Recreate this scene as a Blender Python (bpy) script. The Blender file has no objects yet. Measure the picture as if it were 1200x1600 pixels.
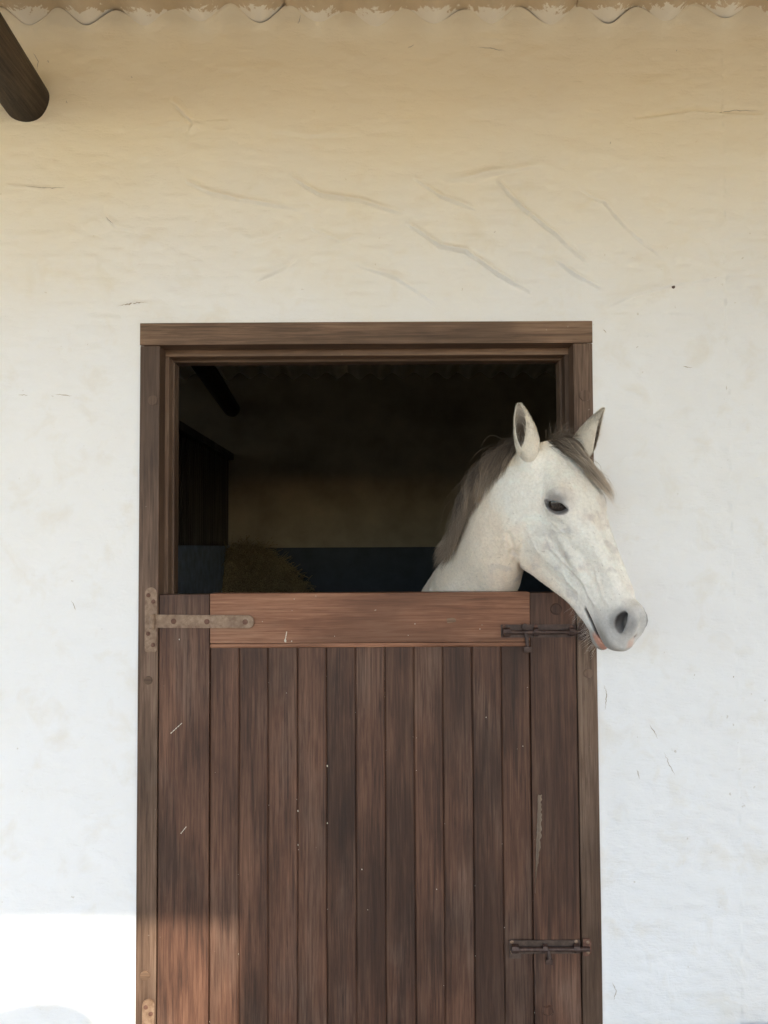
import bpy, bmesh, math, random, os
import numpy as np
from mathutils import Vector, Matrix, noise as mnoise
R = math.radians
rng = np.random.default_rng(7); random.seed(7)
SC = bpy.context.scene
COL = SC.collection

# ------------------------------------------------------------------ camera, sky, sun, exposure
CAM_POS = np.array([0.0, -2.39, 1.48]); CAM_TILT = R(2.4); CAM_ROLL = R(0.3); CAM_F = 1301.0 / 1200.0
cam_d = bpy.data.cameras.new("camera"); cam_d.sensor_fit = 'HORIZONTAL'; cam_d.sensor_width = 36
cam_d.lens = 36 * CAM_F; cam_d.clip_start = 0.05; cam_d.clip_end = 2000
cam = bpy.data.objects.new("camera", cam_d); COL.objects.link(cam)
fw = np.array([0, math.cos(CAM_TILT), math.sin(CAM_TILT)]); r0 = np.array([1.0, 0, 0]); u0 = np.cross(r0, fw)
c_r = math.cos(CAM_ROLL) * r0 - math.sin(CAM_ROLL) * u0; c_u = math.sin(CAM_ROLL) * r0 + math.cos(CAM_ROLL) * u0
cam.matrix_world = Matrix(((c_r[0], c_u[0], -fw[0], CAM_POS[0]), (c_r[1], c_u[1], -fw[1], CAM_POS[1]),
                           (c_r[2], c_u[2], -fw[2], CAM_POS[2]), (0, 0, 0, 1)))
SC.camera = cam

SUN_EL = R(28.7); SUN_AZ = math.atan2(0.378, -0.926)          # low sun behind the photographer, to the right
w = bpy.data.worlds.new("World"); SC.world = w; w.use_nodes = True
nt = w.node_tree; nt.nodes.clear()
sky = nt.nodes.new("ShaderNodeTexSky"); sky.sky_type = 'NISHITA'; sky.sun_disc = False
sky.sun_elevation = SUN_EL; sky.sun_rotation = SUN_AZ; sky.air_density = 1.0; sky.dust_density = 0.6; sky.ozone_density = 1.0
bg = nt.nodes.new("ShaderNodeBackground"); bg.inputs[1].default_value = 0.15
wo = nt.nodes.new("ShaderNodeOutputWorld"); nt.links.new(sky.outputs[0], bg.inputs[0]); nt.links.new(bg.outputs[0], wo.inputs[0])
sd = bpy.data.lights.new("sun", 'SUN'); sd.energy = 2.05; sd.angle = R(0.55); sd.color = (1.0, 0.89, 0.71)
sun = bpy.data.objects.new("sun", sd); COL.objects.link(sun)
sdir = Vector((math.sin(SUN_AZ) * math.cos(SUN_EL), math.cos(SUN_AZ) * math.cos(SUN_EL), math.sin(SUN_EL)))
sun.rotation_euler = sdir.to_track_quat('Z', 'Y').to_euler(); sun.location = sdir * 20
SC.view_settings.view_transform = 'Standard'; SC.view_settings.look = 'None'
SC.view_settings.exposure = 1.72; SC.view_settings.gamma = 1
SC.render.resolution_x = 768; SC.render.resolution_y = 1024
SC.cycles.max_bounces = 10; SC.cycles.diffuse_bounces = 6

# ------------------------------------------------------------------ helpers
def mesh(name, V, F, mat=None, parent=None, smooth=False, cols=None):
    V = np.asarray(V, dtype=np.float64)
    me = bpy.data.meshes.new(name)
    if isinstance(F, np.ndarray):
        n, k = F.shape
        me.vertices.add(len(V)); me.vertices.foreach_set("co", V.astype(np.float32).ravel())
        me.loops.add(n * k); me.loops.foreach_set("vertex_index", F.astype(np.int32).ravel())
        me.polygons.add(n); me.polygons.foreach_set("loop_start", np.arange(n, dtype=np.int32) * k)
        me.polygons.foreach_set("loop_total", np.full(n, k, dtype=np.int32))
        me.update(calc_edges=True)
    else:
        me.from_pydata([tuple(v) for v in V], [], F); me.update()
    if smooth: me.polygons.foreach_set("use_smooth", np.ones(len(me.polygons), bool))
    if cols is not None:
        a = me.color_attributes.new("Col", 'FLOAT_COLOR', 'POINT')
        c = np.ones((len(V), 4), np.float32); c[:, :3] = cols; a.data.foreach_set("color", c.ravel())
    o = bpy.data.objects.new(name, me); COL.objects.link(o)
    if mat: me.materials.append(mat)
    if parent: o.parent = parent
    return o
def from_bm(name, bm, mat=None, parent=None, smooth=False, bevel=0):
    if bevel:
        bmesh.ops.bevel(bm, geom=[e for e in bm.edges if e.is_manifold and e.calc_face_angle(0) > 0.6], offset=bevel, segments=2, profile=0.7, affect='EDGES')
    bmesh.ops.recalc_face_normals(bm, faces=bm.faces)
    me = bpy.data.meshes.new(name); bm.to_mesh(me); bm.free()
    if smooth:
        me.polygons.foreach_set("use_smooth", np.ones(len(me.polygons), bool))
        me.set_sharp_from_angle(angle=R(40))
    if mat: me.materials.append(mat)
    o = bpy.data.objects.new(name, me); COL.objects.link(o)
    if parent: o.parent = parent
    return o
def box_bm(x0, x1, y0, y1, z0, z1, bm=None, sub=0):
    bm = bm or bmesh.new()
    r = bmesh.ops.create_cube(bm, size=1, matrix=Matrix.Translation(((x0 + x1) / 2, (y0 + y1) / 2, (z0 + z1) / 2)) @ Matrix.Diagonal((x1 - x0, y1 - y0, z1 - z0, 1)))
    return bm
def cyl_bm(p, q, r, r2=None, seg=24, bm=None):
    bm = bm or bmesh.new(); p = Vector(p); q = Vector(q); d = q - p
    m = Matrix.Translation((p + q) / 2) @ d.to_track_quat('Z', 'Y').to_matrix().to_4x4()
    bmesh.ops.create_cone(bm, cap_ends=True, segments=seg, radius1=r, radius2=r if r2 is None else r2, depth=d.length, matrix=m)
    return bm
def poly_bm(pts, y0, y1, bm=None):          # (x,z) outline extruded in y
    bm = bm or bmesh.new()
    a = [bm.verts.new((x, y0, z)) for x, z in pts]; b = [bm.verts.new((x, y1, z)) for x, z in pts]
    bm.faces.new(a); bm.faces.new(b[::-1]); n = len(pts)
    for i in range(n): bm.faces.new((a[i], b[i], b[(i + 1) % n], a[(i + 1) % n]))
    return bm
def tag(o, label=None, cat=None, group=None, kind=None):
    if label: o["label"] = label
    if cat: o["category"] = cat
    if group: o["group"] = group
    if kind: o["kind"] = kind
    return o
def empty(name, loc=(0, 0, 0)):
    o = bpy.data.objects.new(name, None); o.location = loc; o.empty_display_size = 0.1; COL.objects.link(o); return o
def adopt(o, par):                           # children are authored in world coordinates
    o.parent = par; o.matrix_parent_inverse = Matrix.Translation(par.location).inverted(); return o

class NT:
    def __init__(s, name):
        s.m = bpy.data.materials.new(name); s.m.use_nodes = True; s.t = s.m.node_tree; s.b = s.t.nodes["Principled BSDF"]
        s.out = s.t.nodes["Material Output"]
    def n(s, typ, **kw):
        x = s.t.nodes.new("ShaderNode" + typ)
        for k, v in kw.items():
            if k.startswith("i_"): x.inputs[int(k[2:]) if k[2:].isdigit() else k[2:]].default_value = v
            else: setattr(x, k, v)
        return x
    def l(s, a, b): s.t.links.new(a, b)
    def coords(s, scale=(1, 1, 1), loc=(0, 0, 0), kind='Object'):
        c = s.n("TexCoord"); m = s.n("Mapping"); m.inputs["Scale"].default_value = scale; m.inputs["Location"].default_value = loc
        s.l(c.outputs[kind], m.inputs[0]); return m.outputs[0]
    def noise(s, vec, scale, detail=6, rough=.55, dist=0):
        x = s.n("TexNoise"); x.inputs["Scale"].default_value = scale; x.inputs["Detail"].default_value = detail
        x.inputs["Roughness"].default_value = rough; x.inputs["Distortion"].default_value = dist; s.l(vec, x.inputs["Vector"]); return x.outputs[0]
    def ramp(s, fac, stops):
        r = s.n("ValToRGB"); e = r.color_ramp.elements
        while len(e) < len(stops): e.new(.5)
        for i, (p, c) in enumerate(stops):
            e[i].position = p; e[i].color = (*c, 1) if len(c) == 3 else c
        s.l(fac, r.inputs[0]); return r.outputs[0]
    def mix(s, fac, a, b, blend='MIX'):
        x = s.n("Mix", data_type='RGBA', blend_type=blend)
        for v, sock in ((fac, x.inputs[0]), (a, x.inputs[6]), (b, x.inputs[7])):
            if hasattr(v, 'links'): s.l(v, sock)
            else: sock.default_value = v if not isinstance(v, tuple) else (*v, 1)
        return x.outputs[2]
    def math(s, op, a, b=None, clamp=False):
        x = s.n("Math", operation=op); x.use_clamp = clamp
        for v, sock in ((a, x.inputs[0]), (b, x.inputs[1])):
            if v is None: continue
            if hasattr(v, 'links'): s.l(v, sock)
            else: sock.default_value = v
        return x.outputs[0]
    def bump(s, h, strength, dist, prev=None):
        x = s.n("Bump"); x.inputs["Strength"].default_value = strength; x.inputs["Distance"].default_value = dist
        s.l(h, x.inputs["Height"])
        if prev: s.l(prev, x.inputs["Normal"])
        return x.outputs[0]
    def fin(s, col=None, rough=None, normal=None):
        for v, k in ((col, "Base Color"), (rough, "Roughness")):
            if v is None: continue
            if hasattr(v, 'links'): s.l(v, s.b.inputs[k])
            else: s.b.inputs[k].default_value = (*v, 1) if isinstance(v, tuple) else v
        if normal: s.l(normal, s.b.inputs["Normal"])
        return s.m
G = lambda v: (v, v, v)

def mat_plaster():
    m = NT("whitewashed_plaster"); v = m.coords()
    n1 = m.noise(v, 1.6, 5, .6); n2 = m.noise(v, 9, 6, .6, .4); vs = m.coords((1, 1, 3.2)); n3 = m.noise(vs, 45, 5, .6)
    base = m.ramp(n1, [(.3, (.80, .80, .815)), (.5, (.815, .82, .84)), (.7, (.79, .785, .785))])
    stain = m.ramp(n2, [(.54, G(0)), (.72, G(.35))])
    base = m.mix(stain, base, (.70, .64, .54))
    sp = m.noise(m.coords(), 55, 2, .5); spk = m.ramp(sp, [(.74, G(0)), (.79, G(.45))])
    base = m.mix(spk, base, (.42, .36, .28))
    # limewash colour turns yellow-brown towards the roof, blotchy edge
    sx = m.n("SeparateXYZ"); m.l(m.n("TexCoord").outputs["Object"], sx.inputs[0])
    hz = m.math('ADD', sx.outputs[2], m.math('MULTIPLY', m.math('SUBTRACT', n1, .5), .5))
    fac = m.n("MapRange", interpolation_type='SMOOTHSTEP'); fac.inputs[1].default_value = 1.98; fac.inputs[2].default_value = 2.95; fac.inputs[4].default_value = 0.88
    m.l(hz, fac.inputs[0])
    base = m.mix(fac.outputs[0], base, (.88, .76, .53))
    h = m.bump(n2, .40, .014); h = m.bump(n3, .38, .005, h); h = m.bump(m.noise(m.coords(), 160, 3, .6), .15, .0015, h)
    return m.fin(base, .85, h)

def mat_wood(name, dark, mid, light, grain='z', worn=(.34, .27, .2), wear=.35, spec=.35, rough=(.45, .7), green=0):
    m = NT(name)
    oi = m.n("ObjectInfo"); c = m.n("TexCoord"); add = m.n("VectorMath", operation='ADD'); sc = m.n("VectorMath", operation='SCALE')
    cmb = m.n("CombineXYZ"); m.l(oi.outputs["Random"], cmb.inputs[0]); m.l(oi.outputs["Random"], cmb.inputs[2])
    m.l(cmb.outputs[0], sc.inputs[0]); sc.inputs["Scale"].default_value = 37.
    m.l(c.outputs["Object"], add.inputs[0]); m.l(sc.outputs[0], add.inputs[1]); base = add.outputs[0]
    def mp(s):
        x = m.n("Mapping"); x.inputs["Scale"].default_value = s; m.l(base, x.inputs[0]); return x.outputs[0]
    k = {'z': lambda a, b: (a, a, b), 'x': lambda a, b: (b, a, a), 'y': lambda a, b: (a, b, a)}[grain]
    g1 = m.noise(mp(k(1, .035)), 150, 6, .72, .5); g2 = m.noise(mp(k(1, .1)), 14, 4, .6, 1.2); g3 = m.noise(mp(k(1, .35)), 5, 5, .6, .3)
    col = m.ramp(m.math('ADD', m.math('MULTIPLY', g1, .62), m.math('MULTIPLY', g2, .38)), [(.38, dark), (.5, mid), (.62, light)])
    var = m.n("MapRange"); var.inputs[3].default_value = .84; var.inputs[4].default_value = 1.14; m.l(oi.outputs["Random"], var.inputs[0])
    vm = m.n("VectorMath", operation='SCALE'); m.l(col, vm.inputs[0]); m.l(var.outputs[0], vm.inputs["Scale"]); col = vm.outputs[0]
    wr = m.math('MULTIPLY', m.ramp(g3, [(.50, G(0)), (.74, G(wear * 1.5))]), m.ramp(g1, [(.42, G(.2)), (.58, G(1))])); col = m.mix(wr, col, worn)
    dk = m.ramp(m.noise(mp(k(1, .5)), 3.1, 4, .55), [(.42, G(.55)), (.56, G(0))]); col = m.mix(dk, col, tuple(x * .55 for x in dark))
    sp = m.ramp(m.noise(mp((1, 1, 1)), 70, 1, .4), [(.81, G(0)), (.85, G(.2))]); col = m.mix(sp, col, (.5, .45, .38))
    rg = m.n("MapRange"); rg.inputs[3].default_value = rough[0]; rg.inputs[4].default_value = rough[1]; m.l(g3, rg.inputs[0])
    h = m.bump(g1, .7, .0016); h = m.bump(g2, .25, .003, h)
    m.b.inputs["Specular IOR Level"].default_value = spec
    return m.fin(col, rg.outputs[0], h)

def mat_metal(name, c1, c2, c3, metallic=.25, rough=.55, sc=60):
    m = NT(name); v = m.coords(); n1 = m.noise(v, sc, 6, .65); n2 = m.noise(v, 22, 3, .6)
    col = m.ramp(n1, [(.35, c1), (.55, c2), (.7, c3)]); col = m.mix(m.ramp(n2, [(.5, G(0)), (.7, G(.6))]), col, c1)
    m.b.inputs["Metallic"].default_value = metallic
    return m.fin(col, rough, m.bump(n1, .3, .001))
def mat_plain(name, c, rough=.8, sc=30, var=.2, bd=.003, bs=.3):
    m = NT(name); n = m.noise(m.coords(), sc, 6, .6)
    col = m.ramp(n, [(.3, tuple(x * (1 - var) for x in c)), (.7, tuple(x * (1 + var) for x in c))]); return m.fin(col, rough, m.bump(n, bs, bd))

M = {}
M['plaster'] = mat_plaster()
M['frame'] = mat_wood("weathered_frame_wood", (.068, .037, .023), (.140, .082, .054), (.21, .135, .095), 'z', (.26, .19, .14), .45)
M['frame_h'] = mat_wood("weathered_header_wood", (.08, .045, .027), (.17, .100, .062), (.25, .155, .10), 'x', (.26, .18, .12), .4)
M['plank'] = mat_wood("brown_plank_wood", (.038, .018, .012), (.094, .043, .027), (.158, .080, .050), 'z', (.22, .165, .13), .32)
M['rail'] = mat_wood("reddish_rail_wood", (.150, .062, .032), (.255, .112, .062), (.355, .180, .108), 'x', (.34, .22, .15), .3)
M['torn'] = mat_wood("bare_torn_wood", (.14, .10, .07), (.25, .18, .13), (.34, .26, .2), 'z')
M['hinge'] = mat_metal("painted_worn_hinge", (.15, .085, .05), (.25, .165, .11), (.30, .21, .15), .05, .5)
M['bolt'] = mat_metal("dark_rusted_bolt", (.035, .02, .016), (.075, .045, .038), (.12, .075, .06), .3, .5)
M['rust'] = mat_metal("rust_brown_plate", (.08, .035, .02), (.14, .065, .045), (.2, .11, .07), .1, .7)
M['dull'] = mat_metal('dull_brown_bolt', (.045, .027, .02), (.085, .055, .042), (.12, .082, .063), .1, .6)
M['dark'] = mat_plain("dark_gap", (.01, .008, .007))

# ------------------------------------------------------------------ setting: ground
def grid(x0, x1, nx, y0, y1, ny):
    X, Y = np.meshgrid(np.linspace(x0, x1, nx), np.linspace(y0, y1, ny), indexing='ij')
    i = np.arange(nx * ny).reshape(nx, ny); F = np.stack([i[:-1, :-1], i[1:, :-1], i[1:, 1:], i[:-1, 1:]], -1).reshape(-1, 4)
    return X, Y, F
gm = NT("dry_sandy_ground"); gv = gm.coords(); ga = gm.noise(gv, .4, 6, .6); gb = gm.noise(gv, 25, 5, .6)
gcol = gm.ramp(ga, [(.3, (.19, .155, .11)), (.7, (.27, .22, .16))]); gm.fin(gcol, .95, gm.bump(gb, .5, .02))
X, Y, F = grid(-400, 400, 81, -400, 400, 81)
o = mesh("ground", np.stack([X.ravel(), Y.ravel(), np.full(X.size, -.02)], -1), F, gm.m)
tag(o, "pale sandy ground around the stable", "ground", kind="structure")
cm = mat_plain("worn_concrete", (.30, .28, .25), .85, 6, .12)
o = from_bm("veranda_floor", box_bm(-9, 9, -4.3, 0.0, -.10, .0), cm); tag(o, "worn concrete floor of the veranda in front of the door", "floor", kind="structure")
sm = mat_plain("straw_strewn_floor", (.10, .075, .045), .95, 20, .3)
o = from_bm("stall_floor", box_bm(-5, 3, 0.26, 4.0, -.10, -.002), sm); tag(o, "dark floor inside the stall", "floor", kind="structure")

# ------------------------------------------------------------------ corrugated roof over wall and veranda
PITCH = .1691; AMP = .024; XT = .153; SLOPE = .057; Z0 = 3.030
def roof_z(x, y): return Z0 - SLOPE * y - AMP * np.cos((x - XT) * 2 * np.pi / PITCH)
rm = NT("fibre_cement_sheet"); rv = rm.coords(); r1 = rm.noise(rv, 6, 6, .6); r2n = rm.noise(rv, 40, 5, .7)
rcol = rm.ramp(r1, [(.3, (.56, .44, .285)), (.7, (.70, .56, .38))])
sx = rm.n("SeparateXYZ"); rm.l(rm.n("TexCoord").outputs["Object"], sx.inputs[0])
trg = rm.math('COSINE', rm.math('MULTIPLY', rm.math('SUBTRACT', sx.outputs[0], XT), 2 * math.pi / PITCH))
wid = rm.math('ADD', rm.math('MULTIPLY', trg, .036), .050)
nz = rm.math('MULTIPLY', rm.math('SUBTRACT', r2n, .5), .16)
slop = rm.math('ADD', rm.math('ADD', sx.outputs[1], wid), nz)
fac = rm.math('MULTIPLY', slop, 160, clamp=True)
rcol = rm.mix(fac, rcol, (.90, .83, .70)); rm.fin(rcol, .8, rm.bump(r2n, .4, .003))
roof = tag(empty("corrugated_roof", (0, -4.82, 3.3)), "tan corrugated roof sheets over the top of the white wall", "roof")
NC = 5; SW = NC * PITCH; xs0 = XT + PITCH / 2 + 2 * PITCH + .0
for k in range(-6, 6):
    xa = xs0 + (k - 0) * SW
    n = NC * 16 + 9
    xs = np.linspace(xa - .008, xa + SW + .05, n); ys = np.concatenate([np.linspace(-4.82, -.25, 24), np.linspace(-.23, .25, 50), np.linspace(.3, 4.15, 20)])
    Xg, Yg = np.meshgrid(xs, ys, indexing='ij')
    lift = np.where(Xg > xa + SW, .009, 0) * 1.0 + .0025 * np.sin(k * 2.3) + .0035*np.sin(Xg*9+k)+.002*np.sin(Yg*14+Xg*21)
    lift = lift + .009 * np.clip((Xg - (xa + SW - .03)) / .03, 0, 1) * (Xg <= xa + SW)
    Zb = roof_z(Xg, Yg) + lift; nV = Xg.size
    V = np.concatenate([np.stack([Xg, Yg, Zb], -1).reshape(-1, 3), np.stack([Xg, Yg, Zb + .006], -1).reshape(-1, 3)])
    i = np.arange(nV).reshape(Xg.shape)
    q = np.stack([i[:-1, :-1], i[:-1, 1:], i[1:, 1:], i[1:, :-1]], -1).reshape(-1, 4); q2 = q[:, ::-1] + nV
    def strip(a): return np.stack([a[:-1], a[1:], a[1:] + nV, a[:-1] + nV], -1)
    Fs = np.concatenate([q, q2, strip(i[0]), strip(i[-1])[:, ::-1], strip(i[:, 0])[:, ::-1], strip(i[:, -1])])
    adopt(mesh("roof_sheet", V, Fs, rm.m, smooth=True), roof)
adopt(from_bm("shadow_edge_board", box_bm(-9, 9, -4.86, -4.825, 3.300, 3.44), M["frame_h"]), roof)  # unseen board added so the roof's shadow edge runs straight

# ------------------------------------------------------------------ front wall: hand-trowelled plaster, real relief
def seg_dist(P, A, B):
    d = B - A; t = np.clip(((P - A) @ d) / (d @ d), 0, 1); q = A + t[..., None] * d
    n = np.array([-d[1], d[0]]) / np.linalg.norm(d)
    return np.linalg.norm(P - q, axis=-1), (P - q) @ n, t
XL, XR, ZT, = -.702, .604, 2.130
def vnoise(x, z, scale, seed):            # smooth value noise, bicubic-ish
    r = np.random.default_rng(seed); g = r.random((80, 80)); u = (x * scale) % 78; v = (z * scale) % 78
    i = u.astype(int); j = v.astype(int); a = u - i; b = v - j; a = a * a * (3 - 2 * a); b = b * b * (3 - 2 * b)
    return (g[i, j] * (1 - a) * (1 - b) + g[i + 1, j] * a * (1 - b) + g[i, j + 1] * (1 - a) * b + g[i + 1, j + 1] * a * b) - .5
# ridges left by the trowel: image of the wall measured in wall metres (x, z), height in m
def WP(px, py): return (px - 600) / 544.0 + .004, 1.48 - (py - 854) / 544.0 * 1.0
RIDGES = [([(290, 276), (330, 296), (390, 308), (462, 320)], .0055, .010), ([(455, 270), (500, 298), (560, 306), (627, 326)], .007, .010),
    ([(650, 272), (690, 300), (745, 320)], .0045, .010), ([(783, 276), (820, 320), (868, 358), (920, 405)], .006, .009),
    ([(640, 345), (690, 380), (730, 388), (780, 425), (828, 452)], .0085, .010), ([(870, 400), (900, 425), (940, 446)], .005, .009),
    ([(915, 290), (950, 310), (985, 350), (1035, 392)], .003, .010), ([(395, 435), (440, 415), (465, 395)], .004, .014),
    ([(490, 352), (530, 372), (565, 362)], .003, .01), ([(560, 410), (620, 430), (690, 478)], .0035, .012), ([(155, 325), (175, 345), (205, 352)], .004, .01),
    ([(705, 275), (760, 262), (850, 250)], .004, .014), ([(940, 480), (1000, 455), (1060, 440), (1190, 420)], .003, .014), ([(390, 370), (420, 365), (450, 350)], .003, .02),
    ([(1005, 172), (1100, 160), (1200, 168)], -.006, .012), ([(180, 472), (205, 466), (228, 468)], .003, .006), ([(265, 145), (300, 182), (290, 195)], .0035, .012),
    ([(700, 270), (740, 272), (800, 250)], .003, .02), ([(420, 190), (480, 200), (560, 196)], .002, .02), ([(0, 276), (50, 282), (92, 279)], .003, .006)]
def relief(x, z):
    h = .018 * vnoise(x + 5, z + 3, 1.7, 1) + .012 * vnoise(x + 5, z + 3, 4.5, 2) + .0055 * vnoise(x + 5 + .1 * np.sin(z * 9), z * 1.9 + 3, 11, 3)
    h += .0030 * vnoise(x + 5, z * 2.2 + 3, 26, 4) * (1 + 1.2 * np.exp(-((z - 2.25) / .25) ** 2))
    h += .0006 * vnoise(x * 1.0 + 5, z + 3, 26, 8)
    P = np.stack([x, z], -1)
    for pts, hh, wd in RIDGES:
        wd = wd * .62
        W = [np.array(WP(*p)) for p in pts]; best = np.full(x.shape, 9.); bs = np.zeros(x.shape); bt = np.zeros(x.shape)
        for i in range(len(W) - 1):
            d, s, t = seg_dist(P, W[i], W[i + 1]); k = d < best; best = np.where(k, d, best); bs = np.where(k, s, bs); bt = np.where(k, (i + t) / (len(W) - 1), bt)
        env = np.sin(np.pi * np.clip(bt * .92 + .05, 0, 1)) ** .6
        if W[-1][0] < W[0][0]: bs = -bs
        prof = np.where(bs > 0, np.exp(-(bs / (wd * 1.7)) ** 2), np.exp(-(bs / (wd * .50)) ** 2)) * np.exp(-np.clip(best - np.abs(bs), 0, 1) ** 2 / wd ** 2)
        h += 2.1 * hh * (prof - .34 * np.exp(-((bs + wd * .85) / (wd * .38)) ** 2) * np.exp(-np.clip(best - np.abs(bs), 0, 1) ** 2 / wd ** 2)) * env * (1 + .6 * vnoise(x + 5, z + 3, 22, 31))
    zt = roof_z(x, 0 * x)                       # mortar packed up under the sheets
    h += .022 * np.exp(-np.clip(zt - z, 0, 1) / .022) * (1 + .6 * vnoise(x + 5, z + 3, 16, 5))
    # rough plaster lip round the frame
    dx = np.maximum(XL - x, x - XR); dd = np.maximum(dx, z - ZT)
    h *= 1 - .85 * np.exp(-(np.clip(dd, 0, 1) / .05) ** 2)
    h += .0042 * np.exp(-(np.clip(dd, 0, 1) / .012) ** 2) * (.6 + 1.2 * vnoise(x + 5, z + 3, 9, 6)) * (z < ZT + .05)
    return h
xs = np.unique(np.concatenate([np.linspace(-9, -1.35, 40), np.arange(-1.35, 1.35, .0036), np.linspace(1.35, 6, 30)]))
ss = np.unique(np.concatenate([np.linspace(0, .04, 4), np.arange(.04, .7, .0020), np.arange(.7, 1.0001, .0011)])); ss[-1] = 1
Xg, Sg = np.meshgrid(xs, ss, indexing='ij'); ZTOP = roof_z(Xg, 0 * Xg) + .0060 - .017 * np.clip(vnoise(Xg + 5, 0 * Xg + 1, 9, 9) + .12, 0, 1)
Zg = Sg * ZTOP
Yg = -relief(Xg, Zg)
i = np.arange(Xg.size).reshape(Xg.shape); F = np.stack([i[:-1, :-1], i[1:, :-1], i[1:, 1:], i[:-1, 1:]], -1)
cx = (Xg[:-1, :-1] + Xg[1:, 1:]) / 2; cz = (Zg[:-1, :-1] + Zg[1:, 1:]) / 2
keep = ~((cx > XL + .012) & (cx < XR - .012) & (cz < ZT - .012))
V = np.stack([Xg, Yg, Zg], -1).reshape(-1, 3); F = F[keep]
# thickness: the blocks behind the plaster, flush openings
wall = mesh("stable_wall", V, F, M['plaster'], smooth=True)
tag(wall, "thick whitewashed plaster wall of the stable around the half door", "wall")
bm = bmesh.new()
for a in ((-9, XL + .006, .03, .25, 0, 2.98), (XR - .006, 6, .03, .25, 0, 2.98), (XL + .006, XR - .006, .03, .25, ZT - .006, 2.98)): box_bm(*a, bm=bm)
adopt(from_bm("wall_core", bm, M['plaster']), wall)
bm = bmesh.new(); rr = np.random.default_rng(8)
def crack(px, w_=.0011):
    W = [np.array(WP(*p)) for p in px]; P = []
    for a, b in zip(W[:-1], W[1:]):
        for t in np.linspace(0, 1, 9)[:-1]: P.append(a + (b - a) * t + rr.normal(0, .0009, 2))
    P.append(W[-1]); P = np.array(P); T = np.gradient(P, axis=0); T /= np.linalg.norm(T, axis=1)[:, None]; N_ = np.stack([-T[:, 1], T[:, 0]], 1); e = np.sin(np.linspace(.1, 3.04, len(P)))[:, None] * w_ * rr.uniform(.5, 1.2, (len(P), 1))
    A = P + N_ * e; B = P - N_ * e; ya = -relief(A[:, 0], A[:, 1]) - .0009; yb = -relief(B[:, 0], B[:, 1]) - .0009
    va = [bm.verts.new((a[0], y, a[1])) for a, y in zip(A, ya)]; vb = [bm.verts.new((b[0], y, b[1])) for b, y in zip(B, yb)]
    for i in range(len(va) - 1): bm.faces.new((va[i], va[i + 1], vb[i + 1], vb[i]))
for c_ in ([(1007, 1130), (1018, 1152)], [(1027, 1172), (1034, 1190), (1042, 1206)], [(937, 1070), (941, 1085), (938, 1108)], [(752, 55), (775, 57), (797, 62)], [(30, 277), (60, 281), (92, 279)], [(178, 471), (200, 468), (226, 466)],
           [(945, 513), (950, 518)], [(1070, 572), (1085, 574)], [(25, 612), (40, 613)], [(82, 612), (108, 614)], [(112, 935), (118, 950)], [(985, 1198), (988, 1212)], [(942, 1520), (948, 1532), (944, 1546)], [(40, 60), (48, 75), (46, 90)], [(158, 328), (172, 342)], [(1110, 168), (1160, 160), (1197, 163)], [(640, 55), (650, 50)], [(465, 22), (470, 10)]): crack(c_)
for _ in range(24):
    x, y = rr.uniform(0, 1200), rr.uniform(60, 1400)
    if 205 < x < 955 and y > 490: continue
    a = rr.uniform(0, 3); crack([(x, y), (x + rr.uniform(2, 7) * math.cos(a), y + rr.uniform(2, 7) * math.sin(a))], .0008)
cr = adopt(from_bm("hairline_cracks", bm, mat_plain("crack_grime", (.42, .36, .29), .9)), wall)
del Xg, Sg, Zg, Yg, V, F

# ------------------------------------------------------------------ door frame
fr = tag(empty("door_frame", (0, 0, 0)), "weathered brown timber frame set in the white wall around the half door", "door frame")
def wobble(o, amp=.0015, seed=0):
    for v in o.data.vertices:
        n = mnoise.noise_vector(Vector((v.co.x * 2 + seed, v.co.y * 2, v.co.z * 3))); v.co.x += n.x * amp; v.co.z += n.z * amp
def bar(name, x0, x1, y0, y1, z0, z1, mat, par, bev=.0025, seed=0, cuts=12, amp=.0012):
    bm = box_bm(x0, x1, y0, y1, z0, z1)
    ax = 2 if (z1 - z0) > (x1 - x0) else 0
    es = [e for e in bm.edges if abs((e.verts[0].co - e.verts[1].co)[ax]) > .5 * ((z1 - z0) if ax == 2 else (x1 - x0))]
    if bev: bmesh.ops.bevel(bm, geom=list(bm.edges), offset=bev, segments=2, profile=.6, affect='EDGES')
    L = (z1 - z0) if ax == 2 else (x1 - x0)
    es = [e for e in bm.edges if abs((e.verts[0].co - e.verts[1].co)[ax]) > .6 * L]
    if es: bmesh.ops.subdivide_edges(bm, edges=es, cuts=cuts, use_grid_fill=True)
    o = from_bm(name, bm, mat, smooth=False); wobble(o, amp, seed); 
    if par: adopt(o, par)
    return o
# jambs: front step (takes the leaf) then the deeper stop
FJ = -.008
bar("jamb", XL, -.645, FJ, .055, 0, ZT - .066, M['frame'], fr, seed=1)
bar("jamb", .548, XR, FJ, .055, 0, ZT - .066, M['frame'], fr, seed=2)
bar("header", XL - .001, XR + .001, FJ - .001, .055, ZT - .0645, ZT, M['frame_h'], fr, seed=3)
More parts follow.
